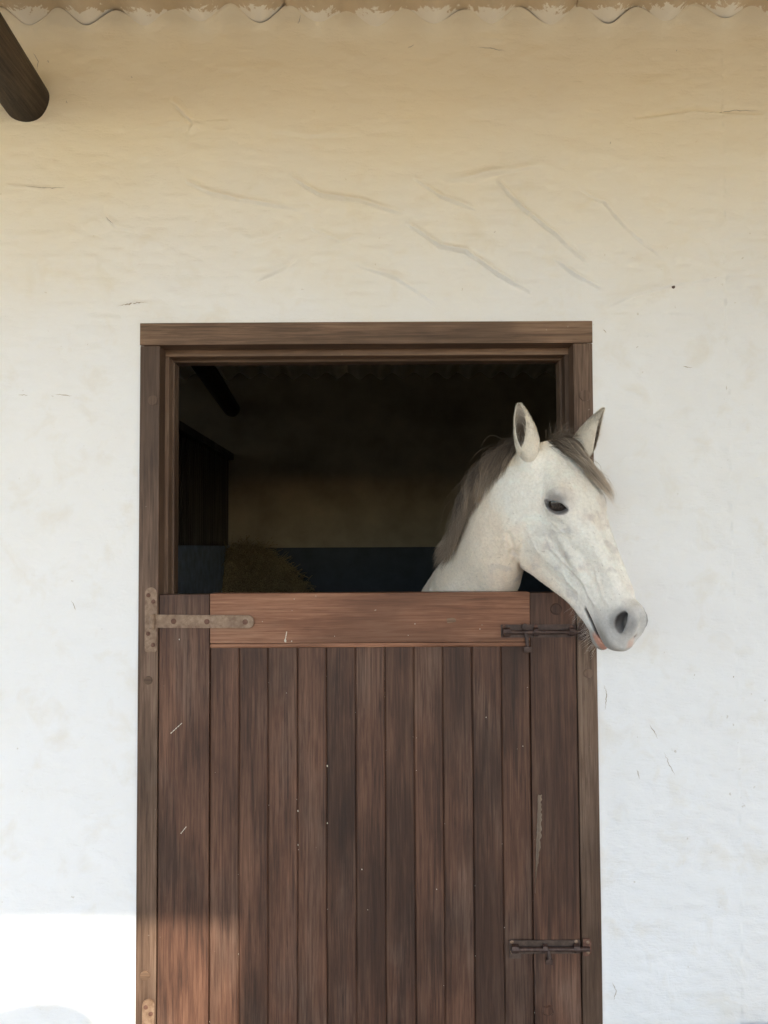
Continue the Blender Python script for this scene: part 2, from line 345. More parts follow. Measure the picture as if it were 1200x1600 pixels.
# stop mouldings behind the leaf line
bar("door_stop", XL + .01, -.634, .056, .155, 0, ZT - .085, M['frame'], fr, seed=4)
bar("door_stop", .537, XR - .01, .056, .155, 0, ZT - .085, M['frame'], fr, seed=5)
bar("door_stop", XL + .01, XR - .01, .0565, .155, ZT - .0835, ZT - .01, M['frame_h'], fr, seed=6)
bar("door_stop", XL + .01, -.628, .1, .152, 0, ZT - .091, M['frame'], fr, seed=7)
bar("door_stop", .531, XR - .01, .1, .152, 0, ZT - .091, M['frame'], fr, seed=8)
bar("door_stop", XL + .012, XR - .012, .1005, .151, ZT - .0905, ZT - .02, M['frame_h'], fr, seed=9)
def plug(x, z, r, par, mat, y=FJ, t=.0025, name="wood_plug"):
    bm = cyl_bm((x, y + .004, z), (x, y - t, z), r, r * .93, 24); return adopt(from_bm(name, bm, mat, smooth=True), par)
plug(-.672, 1.105, .0125, fr, M['frame_h']); plug(-.675, .285, .0145, fr, M['frame_h']); plug(.578, 1.118, .0135, fr, M['frame'])
plug(.581, 1.912, .017, fr, M['frame']); plug(-.664, 1.905, .015, fr, M['frame'])
def screw(x, z, y, par, mat, r=.0068, dome=.0014):
    bm = bmesh.new(); n = 18; a0 = random.uniform(0, 3.1)
    rings = [(r, 0), (r, dome * .5), (r * .75, dome), (0.0, dome)]
    prev = None
    for rr, hh in rings:
        ring = [bm.verts.new((x + rr * math.cos(2 * math.pi * i / n), y - hh, z + rr * math.sin(2 * math.pi * i / n))) for i in range(n)] if rr else [bm.verts.new((x, y - hh, z))]
        if prev:
            for i in range(n):
                if len(ring) == 1: bm.faces.new((prev[i], prev[(i + 1) % n], ring[0]))
                else: bm.faces.new((prev[i], prev[(i + 1) % n], ring[(i + 1) % n], ring[i]))
        prev = ring
    o = from_bm("screw", bm, mat, smooth=True)
    # slot: two raised lips
    return adopt(o, par) if not isinstance(par, tuple) else o
def hinge_plate(z0, z1, par):
    x0, x1 = -.682, -.648; cx = (x0 + x1) / 2; r = (x1 - x0) / 2
    pts = [(x0, z0 + .004), (x0 + .004, z0), (x1 - .004, z0), (x1, z0 + .004)] + [(cx + r * math.cos(t), z1 - r + r * math.sin(t)) for t in np.linspace(0, math.pi, 14)]
    pl = adopt(from_bm("hinge_plate", poly_bm(pts, FJ - .0035, FJ + .001), M['hinge'], bevel=.0008), par)
    for sx_, sz in ((-.007, .022), (.007, .040)):
        screw_child(cx + sx_, z1 - sz, FJ - .0035, pl)
    return pl
def screw_child(x, z, y, part, mat=None, r=.0062):
    n0 = set(bpy.data.objects); o = screw(x, z, y, (), mat or M['rust'], r)
    o.parent = part; o.matrix_parent_inverse = part.matrix_basis.inverted() if part.parent is None else (Matrix.Translation(part.parent.location) @ part.matrix_parent_inverse @ part.matrix_basis).inverted()
    return o
hp = hinge_plate(1.186, 1.368, fr)
for z in (1.237, 1.205): screw_child(-.672 + (.014 if z < 1.22 else 0), z, FJ - .0035, hp)
hp2 = hinge_plate(.03, .222, fr)

# ------------------------------------------------------------------ lower half door
dr = tag(empty("stable_door", (-.645, .02, .03)), "closed brown plank lower half of the stable door with a redder top rail", "stable door")
DY0, DY1 = -.004, .046
LX0, LX1, DZ1 = -.6425, .5455, 1.349
bar("stile", LX0, -.4995, DY0, DY1, .02, DZ1 - .002, M['plank'], dr, seed=11, cuts=20)
bar("stile", .4155, LX1, DY0, DY1, .02, DZ1 - .002, M['plank'], dr, seed=12, cuts=20)
tr = bar("top_rail", -.4985, .4145, DY0 - .001, DY1, 1.208, DZ1, M['rail'], dr, seed=13, cuts=16)
bar("rail_moulding", -.4985, .4145, DY0 + .002, DY1 - .01, 1.194, 1.2068, M['rail'], dr, bev=.004, seed=14)
n = 11; xa, xb = -.4985, .4145; wpl = (xb - xa) / n
for k in range(n):
    x0 = xa + k * wpl; x1 = x0 + wpl
    bm = box_bm(x0 + .0004, x1 - .0004, DY0 + .0055, DY1 - .008, .02, 1.1935)
    es = [e for e in bm.edges if abs(e.verts[0].co.z - e.verts[1].co.z) > .5 and e.verts[0].co.y < .02]
    bmesh.ops.bevel(bm, geom=es, offset=.0036, segments=1, affect='EDGES')
    es = [e for e in bm.edges if abs(e.verts[0].co.z - e.verts[1].co.z) > .5]
    bmesh.ops.subdivide_edges(bm, edges=es, cuts=16, use_grid_fill=True)
    o = from_bm("plank", bm, M['plank']); wobble(o, .0008, 30 + k)
    yy = random.uniform(-.0012, .0012)
    for v in o.data.vertices: v.co.y += yy
    adopt(o, dr)
# dark backing seen through the joints
adopt(from_bm("ledge", box_bm(-.60, .50, DY1 + .001, DY1 + .022, .9, 1.05), M['plank']), dr)
# strap hinge
def rrect(x0, x1, z0, z1, rl, rr, n=8):
    P = []
    for cx, cz, r, a in ((x1 - rr, z1 - rr, rr, 0), (x0 + rl, z1 - rl, rl, 90), (x0 + rl, z0 + rl, rl, 180), (x1 - rr, z0 + rr, rr, 270)):
        P += [(cx + r * math.cos(R(a + 90 * i / n)), cz + r * math.sin(R(a + 90 * i / n))) for i in range(n + 1)]
    return P
def rot_pts(P, c, a): return [(c[0] + (x - c[0]) * math.cos(a) - (z - c[1]) * math.sin(a), c[1] + (x - c[0]) * math.sin(a) + (z - c[1]) * math.cos(a)) for x, z in P]
hc = (-.64, 1.272); ha = R(-.7)
st = adopt(from_bm("strap_hinge", poly_bm(rot_pts(rrect(-.668, -.3715, 1.2535, 1.2905, .002, .017), hc, ha), DY0 - .0066, DY0 - .0018), M['hinge'], bevel=.0008), dr)
P2 = rrect(-.583, -.3725, 1.2545, 1.2895, .0165, .0165); bm = poly_bm(rot_pts(P2, hc, ha), DY0 - .0092, DY0 - .0067)
o = from_bm("strap_overlay", bm, M['hinge'], bevel=.0006); o.parent = st; o.matrix_parent_inverse = (Matrix.Translation(dr.location) @ st.matrix_parent_inverse).inverted()
for x in (-.600, -.505, -.396): screw_child(x, 1.272 - (x + .64) * .012, DY0 - (.0094 if x > -.58 else .0068), st, r=.0078)
o = from_bm("knuckle", cyl_bm((-.660, FJ - .006, 1.2505), (-.660, FJ - .006, 1.293), .0085), M['hinge'], smooth=True); o.parent = st; o.matrix_parent_inverse = (Matrix.Translation(dr.location) @ st.matrix_parent_inverse).inverted()
def kid(o, part, root):
    o.parent = part; o.matrix_parent_inverse = (Matrix.Translation(root.location) @ part.matrix_parent_inverse).inverted(); return o
# upper bolt
def bolt(z, x0, x1, xr, mat, label, k=1.0):
    pl = adopt(from_bm("slide_bolt", poly_bm(rrect(x0, x1, z - .019 * k, z + .018 * k, .003, .003, 3), DY0 - .004, DY0 - .0012), mat, bevel=.0007), dr)
    if label: pl["label"] = label
    yr = DY0 - .0125
    kid(from_bm("bolt_rod", cyl_bm((x0 + .012, yr, z - .003), (xr, yr, z - .003), .0062 * k, seg=20), M['bolt'], smooth=True), pl, dr)
    for xx, wdt in ((x0 + .005, .020), (x0 + .092, .013), (x1 - .02, .016)):
        bm = bmesh.new()
        prof = [(.0125, 0.0), (.0125, .004), (.0088, .0135), (.0, .0165), (-.0088, .0135), (-.0125, .004), (-.0125, 0.0)]
        a = [bm.verts.new((xx, DY0 - .003 - h, z - .003 + t * k)) for t, h in prof]; b = [bm.verts.new((xx + wdt, DY0 - .003 - h, z - .003 + t * k)) for t, h in prof]
        bm.faces.new(a); bm.faces.new(b[::-1])
        for i in range(len(prof)): bm.faces.new((a[i], b[i], b[(i + 1) % len(prof)], a[(i + 1) % len(prof)]))
        kid(from_bm("staple", bm, M['bolt'], bevel=.001), pl, dr)
    return pl, yr
b1, yr = bolt(1.239, .331, .5440, .556, M['bolt'], "dark sliding bolt across the top of the door")
bm = cyl_bm((.398, yr, 1.236), (.402, yr - .004, 1.222), .0055); cyl_bm((.402, yr - .004, 1.224), (.404, yr - .006, 1.19), .0062, .0045, bm=bm); box_bm(.393, .414, yr - .012, yr - .004, 1.180, 1.196, bm=bm); cyl_bm((.398, yr + .002, 1.252), (.398, yr - .007, 1.252), .009, bm=bm)
kid(from_bm("bolt_handle", bm, M['bolt'], bevel=.001, smooth=True), b1, dr)
for x, z in ((.340, 1.252), (.340, 1.226), (.430, 1.252), (.532, 1.2505)): 
    o = screw(x, z, DY0 - .004, (), M['rust'], .0055); kid(o, b1, dr)
b2, yr = bolt(.358, .345, .5440, .568, M['dull'], "small bolt low on the door")
bm = cyl_bm((.452, yr, .354), (.454, yr - .006, .330), .0055); box_bm(.444, .462, yr - .011, yr - .001, .318, .332, bm=bm)
kid(from_bm("bolt_handle", bm, M['bolt'], bevel=.001, smooth=True), b2, dr)
for x, z in ((.352, .372), (.352, .345), (.532, .3725)):
    o = screw(x, z, DY0 - .004, (), M['hinge'], .005); kid(o, b2, dr)
adopt(from_bm("mounting_plate", poly_bm(rrect(.346, .378, .325, .343, .002, .002, 2), DY0 - .002, DY0 + .003), M['dull'], bevel=.0006), dr)
kp = adopt(from_bm("bolt_keeper", poly_bm(rrect(.5505, .574, .334, .382, .002, .011, 5), FJ - .004, FJ + .001), M['rust'], bevel=.0007), fr)
kid(screw(.564, .372, FJ - .004, (), M['hinge'], .0045), kp, fr); kid(screw(.564, .343, FJ - .004, (), M['hinge'], .0045), kp, fr)
kp = adopt(from_bm("bolt_keeper", poly_bm(rrect(.5505, .573, 1.212, 1.262, .002, .006, 5), FJ - .004, FJ + .001), M['bolt'], bevel=.0007), fr)
# wooden bosses, knots and a torn strip on the stile
plug(.490, 1.300, .0175, dr, M['plank'], y=DY0, t=.0022)
def ring(x, z, r, par):
    bm = bmesh.new(); n = 26; m = 6
    P = [[bm.verts.new((x + (r + .0016 * math.cos(2 * math.pi * j / m)) * math.cos(2 * math.pi * i / n), DY0 - .0022 - .0012 * math.sin(2 * math.pi * j / m), z + (r + .0016 * math.cos(2 * math.pi * j / m)) * math.sin(2 * math.pi * i / n))) for j in range(m)] for i in range(n - 4)]
    for i in range(n - 5):
        for j in range(m): bm.faces.new((P[i][j], P[i + 1][j], P[i + 1][(j + 1) % m], P[i][(j + 1) % m]))
    return adopt(from_bm("plug_rim", bm, M['plank'], smooth=True), par)
ring(.490, 1.300, .0150, dr)
def lump(x, z, rx, rz, t, mat, par, name, y=DY0, seed=0, n=14):
    bm = bmesh.new(); rr = np.random.default_rng(seed)
    ring1 = []; k = rr.uniform(.75, 1.15, n)
    a = [bm.verts.new((x + rx * k[i] * math.cos(2 * math.pi * i / n), y + .001, z + rz * k[i] * math.sin(2 * math.pi * i / n))) for i in range(n)]
    b = [bm.verts.new((x + .7 * rx * k[i] * math.cos(2 * math.pi * i / n), y - t * rr.uniform(.6, 1), z + .75 * rz * k[i] * math.sin(2 * math.pi * i / n))) for i in range(n)]
    bm.faces.new(b)
    for i in range(n): bm.faces.new((a[i], a[(i + 1) % n], b[(i + 1) % n], b[i]))
    return adopt(from_bm(name, bm, mat, smooth=True), par)
lump(.451, .182, .020, .017, .006, M['plank'], dr, "wood_lump", seed=3)
lump(.188, 1.270, .017, .010, .0010, M['frame_h'], dr, "knot", y=DY0 - .001, seed=5); ring_k = None
# torn, splintered strip
bm = bmesh.new(); zs = np.linspace(.778, .505, 40); rr = np.random.default_rng(4)
lf = [.431 - .012 * t for t in np.linspace(0, 1, 40)]; wd = [.012 * (1 - abs(2 * t - .6) ** 2 * .5) * rr.uniform(.7, 1.2) * (1 if t < .6 else (1.02 - t) / .42) for t in np.linspace(0, 1, 40)]
pv = None
for z, l_, w_ in zip(zs, lf, wd):
    c = [bm.verts.new((l_ + rr.uniform(-.0006, .0006), DY0 - .0004, z)), bm.verts.new((l_ + w_ * .4, DY0 - .003 - rr.uniform(0, .002), z)), bm.verts.new((l_ + max(w_, .0012), DY0 - .0004, z))]
    if pv: bm.faces.new((pv[0], pv[1], c[1], c[0])); bm.faces.new((pv[1], pv[2], c[2], c[1]))
    pv = c
adopt(from_bm("torn_strip", bm, M['torn']), dr)
# dabs of whitewash and chips caught on the boards
bm = bmesh.new(); rr = np.random.default_rng(12)
def dab(x, z, r, y):
    n = 6; k = rr.uniform(.6, 1.2, n); c = bm.verts.new((x, y - .0007, z)); vv = [bm.verts.new((x + r * k[i] * math.cos(2 * math.pi * i / n), y + .0002, z + 1.5 * r * k[i] * math.sin(2 * math.pi * i / n))) for i in range(n)]
    for i in range(n): bm.faces.new((c, vv[i], vv[(i + 1) % n]))
for k in range(n + 1):
    for _ in range(2): dab(xa + k * wpl + rr.normal(0, .0022), rr.uniform(.15, 1.15), rr.uniform(.0005, .0014), DY0 + .0058)
for _ in range(12): dab(rr.uniform(-.63, .53), rr.uniform(.15, 1.17), rr.uniform(.0005, .0014), DY0 - .0006 if False else DY0 + .0042)
for _ in range(10): dab(rr.uniform(-.49, .40), rr.uniform(1.21, 1.34), rr.uniform(.0006, .0016), DY0 - .0014)
for x, z, r in ((-.283, 1.215, .004), (-.585, 1.22, .002), (-.265, 1.213, .002), (-.248, .735, .0024), (-.165, .70, .002), (-.248, .64, .002), (-.165, .86, .0025)): dab(x, z, r, DY0 - .0015 if z > 1.2 else DY0 + .004)
def scr(x0, z0, x1, z1, w_, y):
    d = np.array([x1 - x0, z1 - z0]); d /= np.linalg.norm(d); nx_, nz_ = -d[1] * w_, d[0] * w_
    for t in range(5):
        a, b = t / 5, (t + .85) / 5; vs = [bm.verts.new((x0 + (x1 - x0) * q + s * nx_, y, z0 + (z1 - z0) * q + s * nz_)) for q, s in ((a, 1), (b, .5), (b, -.5), (a, -1))]; bm.faces.new(vs)
scr(-.608, .955, -.575, .985, .0014, DY0 - .0018); scr(-.578, .675, -.562, .695, .0014, DY0 - .0018); scr(-.279, 1.240, -.283, 1.217, .0016, DY0 - .0019)
adopt(from_bm("whitewash_flecks", bm, mat_plain("whitewash_fleck", (.6, .55, .47))), dr)
# ------------------------------------------------------------------ log rafter, stall interior, shading wall, bench
pm = mat_wood("old_dark_pole", (.018, .010, .005), (.042, .025, .013), (.08, .05, .028), 'y', (.14, .10, .06), .35)
def log(name, A, B, r0_, r1_, mat, seed=0, nseg=60, nr=40):
    A = np.array(A); B = np.array(B); d = B - A; L = np.linalg.norm(d); d /= L; s = np.cross(d, [0, 0, 1.]); s /= np.linalg.norm(s); t = np.cross(s, d)
    V = []; rr = np.random.default_rng(seed); k = rr.normal(0, .02, (4, 2))
    for i in range(nseg + 1):
        u = i / nseg
        for j in range(nr):
            a = 2 * np.pi * j / nr; r = (r0_ + (r1_ - r0_) * u) * (1 + sum(k[m, 0] * np.cos((m + 2) * a + 7 * k[m, 1] * 40 * u) for m in range(4)) + .012 * np.sin(u * 37 + 2 * a))
            V.append(A + d * L * u + r * (np.cos(a) * s + np.sin(a) * t))
    F = [(i * nr + j, i * nr + (j + 1) % nr, (i + 1) * nr + (j + 1) % nr, (i + 1) * nr + j) for i in range(nseg) for j in range(nr)]
    V.append(A); V.append(B); a, b = len(V) - 2, len(V) - 1
    F += [(a, (j + 1) % nr, j) for j in range(nr)] + [(b, nseg * nr + j, nseg * nr + (j + 1) % nr) for j in range(nr)]
    return mesh(name, V, F, mat, smooth=True)
o = log("roof_pole", (-1.175, 4.1, 2.545), (-.895, -4.75, 3.095), .062, .074, pm, 1)
tag(o, "dark round log rafter entering the white wall under the roof at its left end", "roof pole")
o = from_bm("veranda_beam", cyl_bm((-9, -4.0, 3.145), (9, -4.0, 3.145), .075, seg=24), pm, smooth=True); tag(o, "round log beam along the outer edge of the veranda roof", "beam")
ew = from_bm("shading_wall", box_bm(1.645, 3.45, -5.05, -4.85, -.01, 3.62), M['plaster'], bevel=.01); tag(ew, "unseen whitewashed wall at the right of the veranda, sized to shade", "wall")  # unseen wall, height and width set to keep sun off the right side

sw = mat_plain("dim_limewash", (.40, .345, .25), .9, 3, .25); dado = mat_plain("slate_blue_dado_paint", (.045, .058, .075), .7, 8, .25); dado_lit = mat_plain('lightened_blue_paint', (.34, .43, .54), .7, 12, .3); bl = NT("dark_slat_wood");  # one blue paint twice: partition copy lightened to stand in for missing light
slat_m = mat_wood("dark_partition_wood", (.05, .04, .034), (.10, .082, .07), (.17, .14, .12), 'z', (.2, .16, .13), .3)
bk = tag(empty("stall_back_wall", (0, 4, 0)), "dim back wall of the stall with limewash above a blue painted band", "wall")
xs = np.linspace(-5, 3, 500); ztop = roof_z(xs, 0 * xs + 4.0) + .006
V = [(x, 4.0, 1.46) for x in xs] + [(x, 4.0, z) for x, z in zip(xs, ztop)]; V += [(x, 4.15, 1.46) for x in xs] + [(x, 4.15, z) for x, z in zip(xs, ztop - .01)]; n_ = len(xs)
F = [(i, i + 1, n_ + i + 1, n_ + i) for i in range(n_ - 1)] + [(3 * n_ + i, 3 * n_ + i + 1, 2 * n_ + i + 1, 2 * n_ + i) for i in range(n_ - 1)] + [(n_ + i, n_ + i + 1, 3 * n_ + i + 1, 3 * n_ + i) for i in range(n_ - 1)]
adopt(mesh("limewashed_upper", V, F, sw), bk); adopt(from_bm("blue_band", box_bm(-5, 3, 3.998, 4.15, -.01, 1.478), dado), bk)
def sloped(x0, x1):
    b_ = box_bm(x0, x1, .26, 3.98, -.01, 2.75)
    for v in b_.verts:
        if v.co.z > 1: v.co.z = Z0 - SLOPE * v.co.y + .02
    return b_
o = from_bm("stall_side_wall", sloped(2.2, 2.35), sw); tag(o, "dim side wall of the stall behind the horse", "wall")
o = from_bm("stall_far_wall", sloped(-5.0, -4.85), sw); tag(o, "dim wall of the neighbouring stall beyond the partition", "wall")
pt = tag(empty("stall_partition", (-1.16, 2.5, 0)), "dark slatted timber partition on a blue band at the left of the stall", "partition")
adopt(from_bm("blue_base", box_bm(-1.28, -1.156, .26, 3.98, -.01, 1.495), dado_lit), pt)
adopt(from_bm("top_bar", box_bm(-1.265, -1.150, .26, 3.98, 2.150, 2.200), slat_m, bevel=.004), pt)
for k in range(62):
    y = .30 + k * .0595; adopt(from_bm("slat", box_bm(-1.225, -1.190, y, y + .045, 1.495, 2.150), slat_m, bevel=.003), pt)
# hay heaped in the back left corner
hm = NT("dry_hay"); hv = hm.n("ObjectInfo"); hc_ = hm.noise(hm.coords(), 110, 2, .6); hm.fin(hm.ramp(hc_, [(.3, (.10, .075, .038)), (.7, (.50, .40, .22))]), .9)
rr = np.random.default_rng(5)
def hay_h(x, y):
    dx = x + 1.15; lump = vnoise(x * 1.0 + 9, y + 3, 9, 51) * .10 + vnoise(x + 9, y + 3, 22, 52) * .05
    return np.maximum((1.49 - .30 * dx - .75 * dx ** 2 + lump) * np.clip(1.12 - (np.abs(y - 3.95) / .62) ** 3, 0, 1), 0)
xg, yg, Fh = grid(-1.15, .3, 60, 2.6, 3.98, 60); zg = hay_h(xg, yg) + .03 * rr.normal(size=xg.shape)
Vh = [np.stack([xg.ravel(), yg.ravel(), np.maximum(zg.ravel() - .03, 0)], -1)]; Fq = [Fh]; off = xg.size
ns = 9000; px_ = rr.uniform(-1.14, .1, ns); py_ = rr.uniform(3.3, 3.95, ns); pz_ = hay_h(px_, py_) + rr.uniform(-.02, .05, ns)
aa = rr.uniform(0, 2 * np.pi, ns); el = rr.normal(0, .45, ns); L_ = rr.uniform(.06, .30, ns); D = np.stack([np.cos(aa) * np.cos(el), np.sin(aa) * np.cos(el), np.sin(el)], -1)
C_ = np.stack([px_, py_, pz_], -1); S_ = np.cross(D, rr.normal(size=(ns, 3))); S_ /= np.linalg.norm(S_, axis=1)[:, None]; S_ *= .0021
mid = C_ + rr.normal(0, .012, (ns, 3)); a_ = C_ - D * L_[:, None] / 2; b_ = C_ + D * L_[:, None] / 2
Q = np.stack([a_ - S_, a_ + S_, mid + S_, mid - S_, b_ - S_, b_ + S_], 1); keep = (Q[..., 0].min(1) > -1.155) & (Q[..., 1].max(1) < 3.98); Q = Q[keep]; ns = len(Q)
Vh.append(Q.reshape(-1, 3)); bi = off + np.arange(ns)[:, None] * 6; Fq.append(np.concatenate([bi + np.array([[0, 1, 2, 3]]), bi + np.array([[3, 2, 5, 4]])]))
o = mesh("hay_heap", np.concatenate(Vh), np.concatenate(Fq), hm.m); tag(o, "heap of loose hay piled in the dark back corner of the stall", "hay")
nl_ = 700; X_ = rr.uniform(-1.12, -.3, nl_); Y_ = rr.uniform(3.35, 3.9, nl_); A_ = rr.uniform(0, 6.28, nl_); cur = []
for x_, y_, a_ in zip(X_, Y_, A_):
    z_ = float(hay_h(np.array([x_]), np.array([y_]))[0]); L1 = rr.uniform(.15, .45); pr_ = []
    for q in np.linspace(-1, 1, 6): pr_.append((min(max(x_ + math.cos(a_) * q * L1 / 2, -1.15), .5), min(y_ + math.sin(a_) * q * L1 / 2, 3.98), z_ + .05 * (1 - q * q) - .05 * abs(q) + rr.uniform(-.01, .02)))
    cur.append(pr_)
Cn = np.array(cur); off_ = np.array([0, 0, .0022]); Vn = np.concatenate([Cn + off_, Cn - off_], 1).reshape(-1, 3); bi = (np.arange(nl_) * 12)[:, None, None] + np.arange(5)[None, :, None]
Fn = (bi + np.array([0, 1, 7, 6])).reshape(-1, 4); adopt(mesh("loose_stalks", Vn, Fn, hm.m), o)
# low timber bench whose corner shows at the lower right
bn = tag(empty("wooden_bench", (1.4, -.2, 0)), "low pale wooden bench whose corner shows at the bottom right of the wall", "bench")
bmt = mat_wood("pale_bench_wood", (.20, .13, .09), (.30, .21, .15), (.38, .28, .2), 'x', (.4, .33, .26), .3)
adopt(from_bm("seat", box_bm(.985, 2.1, -.17, -.02, .105, .143), bmt, bevel=.004), bn)
for x in (1.03, 2.0):
    for y in (-.15, -.06): adopt(from_bm("leg", box_bm(x, x + .045, y, y + .04, 0, .1045), bmt, bevel=.003), bn)
# nail head and small pits in the plaster
o = from_bm("nail_head", cyl_bm((.848, -float(relief(np.array([.848]), np.array([2.2335]))[0]) - .003, 2.2335), (.848, .01, 2.2335), .0050, .0050, 12), M['bolt'], smooth=True); tag(o, "small dark nail head in the white wall above and right of the door", "nail")
wm_ = M['bolt']

# ================================================================== THE HORSE
ha_, hb_, hc2 = .920, 1.045, .080
HE = np.array([np.cos(hb_) * np.cos(ha_), -np.cos(hb_) * np.sin(ha_), -np.sin(hb_)])
HV = np.array([np.sin(hb_) * np.cos(ha_), -np.sin(hb_) * np.sin(ha_), np.cos(hb_)]); HW = np.array([-np.sin(ha_), -np.cos(ha_), 0])
HR = np.stack([HE, np.cos(hc2) * HV + np.sin(hc2) * HW, -np.sin(hc2) * HV + np.cos(hc2) * HW]); HO = np.array([.482, -.069, 1.774]); HS = .990
def to_head(P): return ((P - HO) @ HR.T) / HS
def to_world(K): return HO + HS * (np.asarray(K, float) @ HR)
# cross sections of the head: (w, v) half outlines from the face line down to the jaw
ST = {
 .000: [(0, .008), (.03, .002), (.050, -.03), (.056, -.07), (.055, -.11), (.045, -.150), (0, -.165)],
 .060: [(0, .006), (.035, .002), (.060, -.02), (.065, -.065), (.066, -.14), (.062, -.21), (0, -.225)],
 .120: [(0, .014), (.045, .009), (.072, -.012), (.076, -.05), (.072, -.13), (.068, -.21), (.052, -.278), (0, -.268)],
 .180: [(0, .020), (.056, .013), (.082, -.012), (.082, -.05), (.075, -.11), (.070, -.20), (.056, -.294), (0, -.288)],
 .240: [(0, .016), (.050, .008), (.070, -.02), (.072, -.06), (.072, -.11), (.064, -.195), (.048, -.282), (0, -.278)],
 .300: [(0, .008), (.040, .001), (.056, -.025), (.060, -.065), (.060, -.11), (.050, -.190), (.038, -.252), (0, -.254)],
 .360: [(0, .001), (.034, -.005), (.046, -.03), (.050, -.065), (.050, -.10), (.042, -.160), (.031, -.218), (0, -.221)],
 .420: [(0, -.004), (.029, -.009), (.040, -.032), (.044, -.065), (.043, -.095), (.037, -.140), (.027, -.185), (0, -.188)],
 .480: [(0, -.010), (.025, -.013), (.040, -.03), (.046, -.06), (.044, -.095), (.037, -.130), (.028, -.166), (0, -.172)],
 .525: [(0, -.014), (.026, -.017), (.043, -.032), (.049, -.06), (.046, -.09), (.038, -.12), (.028, -.152), (0, -.164)],
 .560: [(0, -.026), (.024, -.029), (.038, -.042), (.045, -.07), (.040, -.10), (.030, -.128), (.020, -.147), (0, -.152)],
 .585: [(0, -.050), (.018, -.053), (.028, -.065), (.031, -.085), (.028, -.105), (.018, -.122), (0, -.128)],
 .600: [(0, -.078), (.006, -.079), (.010, -.084), (.010, -.09), (.006, -.096), (0, -.098)],
}
UC = {.0: -.085, .06: -.10, .12: -.12, .18: -.125, .24: -.115, .3: -.095, .36: -.085, .42: -.08, .48: -.08, .525: -.08, .56: -.085, .585: -.088, .6: -.088}
def pchip(x, y, xn):
    x = np.asarray(x, float); y = np.asarray(y, float); h = np.diff(x); d = np.diff(y, axis=0) / h.reshape((-1,) + (1,) * (y.ndim - 1))
    m = np.zeros_like(y); s = d[:-1] * d[1:] > 0; hm = 3 * (h[:-1] + h[1:]); w1 = (2 * h[1:] + h[:-1]); w2 = (h[1:] + 2 * h[:-1])
    sh = (-1,) + (1,) * (y.ndim - 1)
    with np.errstate(divide='ignore', invalid='ignore'): mm = (w1 + w2).reshape(sh) / (w1.reshape(sh) / d[:-1] + w2.reshape(sh) / d[1:])
    m[1:-1] = np.where(s, mm, 0); m[0] = d[0]; m[-1] = d[-1]
    i = np.clip(np.searchsorted(x, xn) - 1, 0, len(x) - 2); t = ((xn - x[i]) / h[i]).reshape((-1,) + (1,) * (y.ndim - 1)); hh = h[i].reshape(t.shape)
    return (2 * t**3 - 3 * t**2 + 1) * y[i] + (t**3 - 2 * t**2 + t) * hh * m[i] + (-2 * t**3 + 3 * t**2) * y[i + 1] + (t**3 - t**2) * hh * m[i + 1]
NU, NP = 301, 181
us = np.array(sorted(ST)); phis = np.linspace(-np.pi / 2, np.pi / 2, NP); rows = []
for u in us:
    c = UC[round(float(u), 3)]; P = np.array(ST[u])[::-1]; a = np.arctan2(P[:, 1] - c, P[:, 0]); r = np.hypot(P[:, 1] - c, P[:, 0])
    rows.append(pchip(a, r, phis))
ug = np.linspace(0, .6, NU); RT = pchip(us, np.array(rows), ug); CT = pchip(us, np.array([UC[round(float(u), 3)] for u in us]), ug)
kk = np.exp(-np.linspace(-2, 2, 13) ** 2); kk /= kk.sum()
for j in range(NP): RT[:, j] = np.convolve(np.pad(RT[:, j], 6, 'edge'), kk, 'valid')
RP = np.concatenate([RT[:, 12:0:-1], RT, RT[:, -2:-14:-1]], 1)
kk2 = np.exp(-np.linspace(-2, 2, 13) ** 2); kk2 /= kk2.sum()
RT = np.stack([np.convolve(RP[i], kk2, 'valid')[6:-6] for i in range(NU)]); CT = np.convolve(np.pad(CT, 6, 'edge'), kk, 'valid')
dR = np.abs(np.gradient(RT, ug, axis=0))
def head_core(K):
    u, v, w_ = K[:, 0], K[:, 1], np.abs(K[:, 2]); uc = np.clip(u, 0, .6); fu = uc / .6 * (NU - 1); i = np.minimum(fu.astype(int), NU - 2); a = fu - i
    c = CT[i] * (1 - a) + CT[i + 1] * a; r = np.hypot(w_, v - c); ph = np.arctan2(v - c, w_); fp = (ph + np.pi / 2) / np.pi * (NP - 1); j = np.clip(fp.astype(int), 0, NP - 2); b = fp - j
    def L(T): return (T[i, j] * (1 - b) + T[i, j + 1] * b) * (1 - a) + (T[i + 1, j] * (1 - b) + T[i + 1, j + 1] * b) * a
    rad = L(RT); g = np.minimum(L(dR), 1.5); f = (r - rad) / np.sqrt(1 + g * g); over = np.maximum(-u, u - .6)
    return np.where(over > 0, np.hypot(np.maximum(f, 0), over) + np.minimum(f, 0) * .0, f)
def smin(a, b, k): h = np.clip(.5 + .5 * (b - a) / k, 0, 1); return b * (1 - h) + a * h - k * h * (1 - h)
def smax(a, b, k): return -smin(-a, -b, k)
def ell(P, c, ax, r):                       # ellipsoid, ax rows = unit axes
    q = (P - np.asarray(c)) @ np.asarray(ax).T; r = np.asarray(r); k0 = np.linalg.norm(q / r, axis=1); k1 = np.linalg.norm(q / r**2, axis=1); return k0 * (k0 - 1) / np.maximum(k1, 1e-9)
def caps(P, a, b, ra, rb):
    a = np.asarray(a, float); b = np.asarray(b, float); d = b - a; t = np.clip((P - a) @ d / (d @ d), 0, 1); return np.linalg.norm(P - a - t[:, None] * d, axis=1) - (ra + (rb - ra) * t)
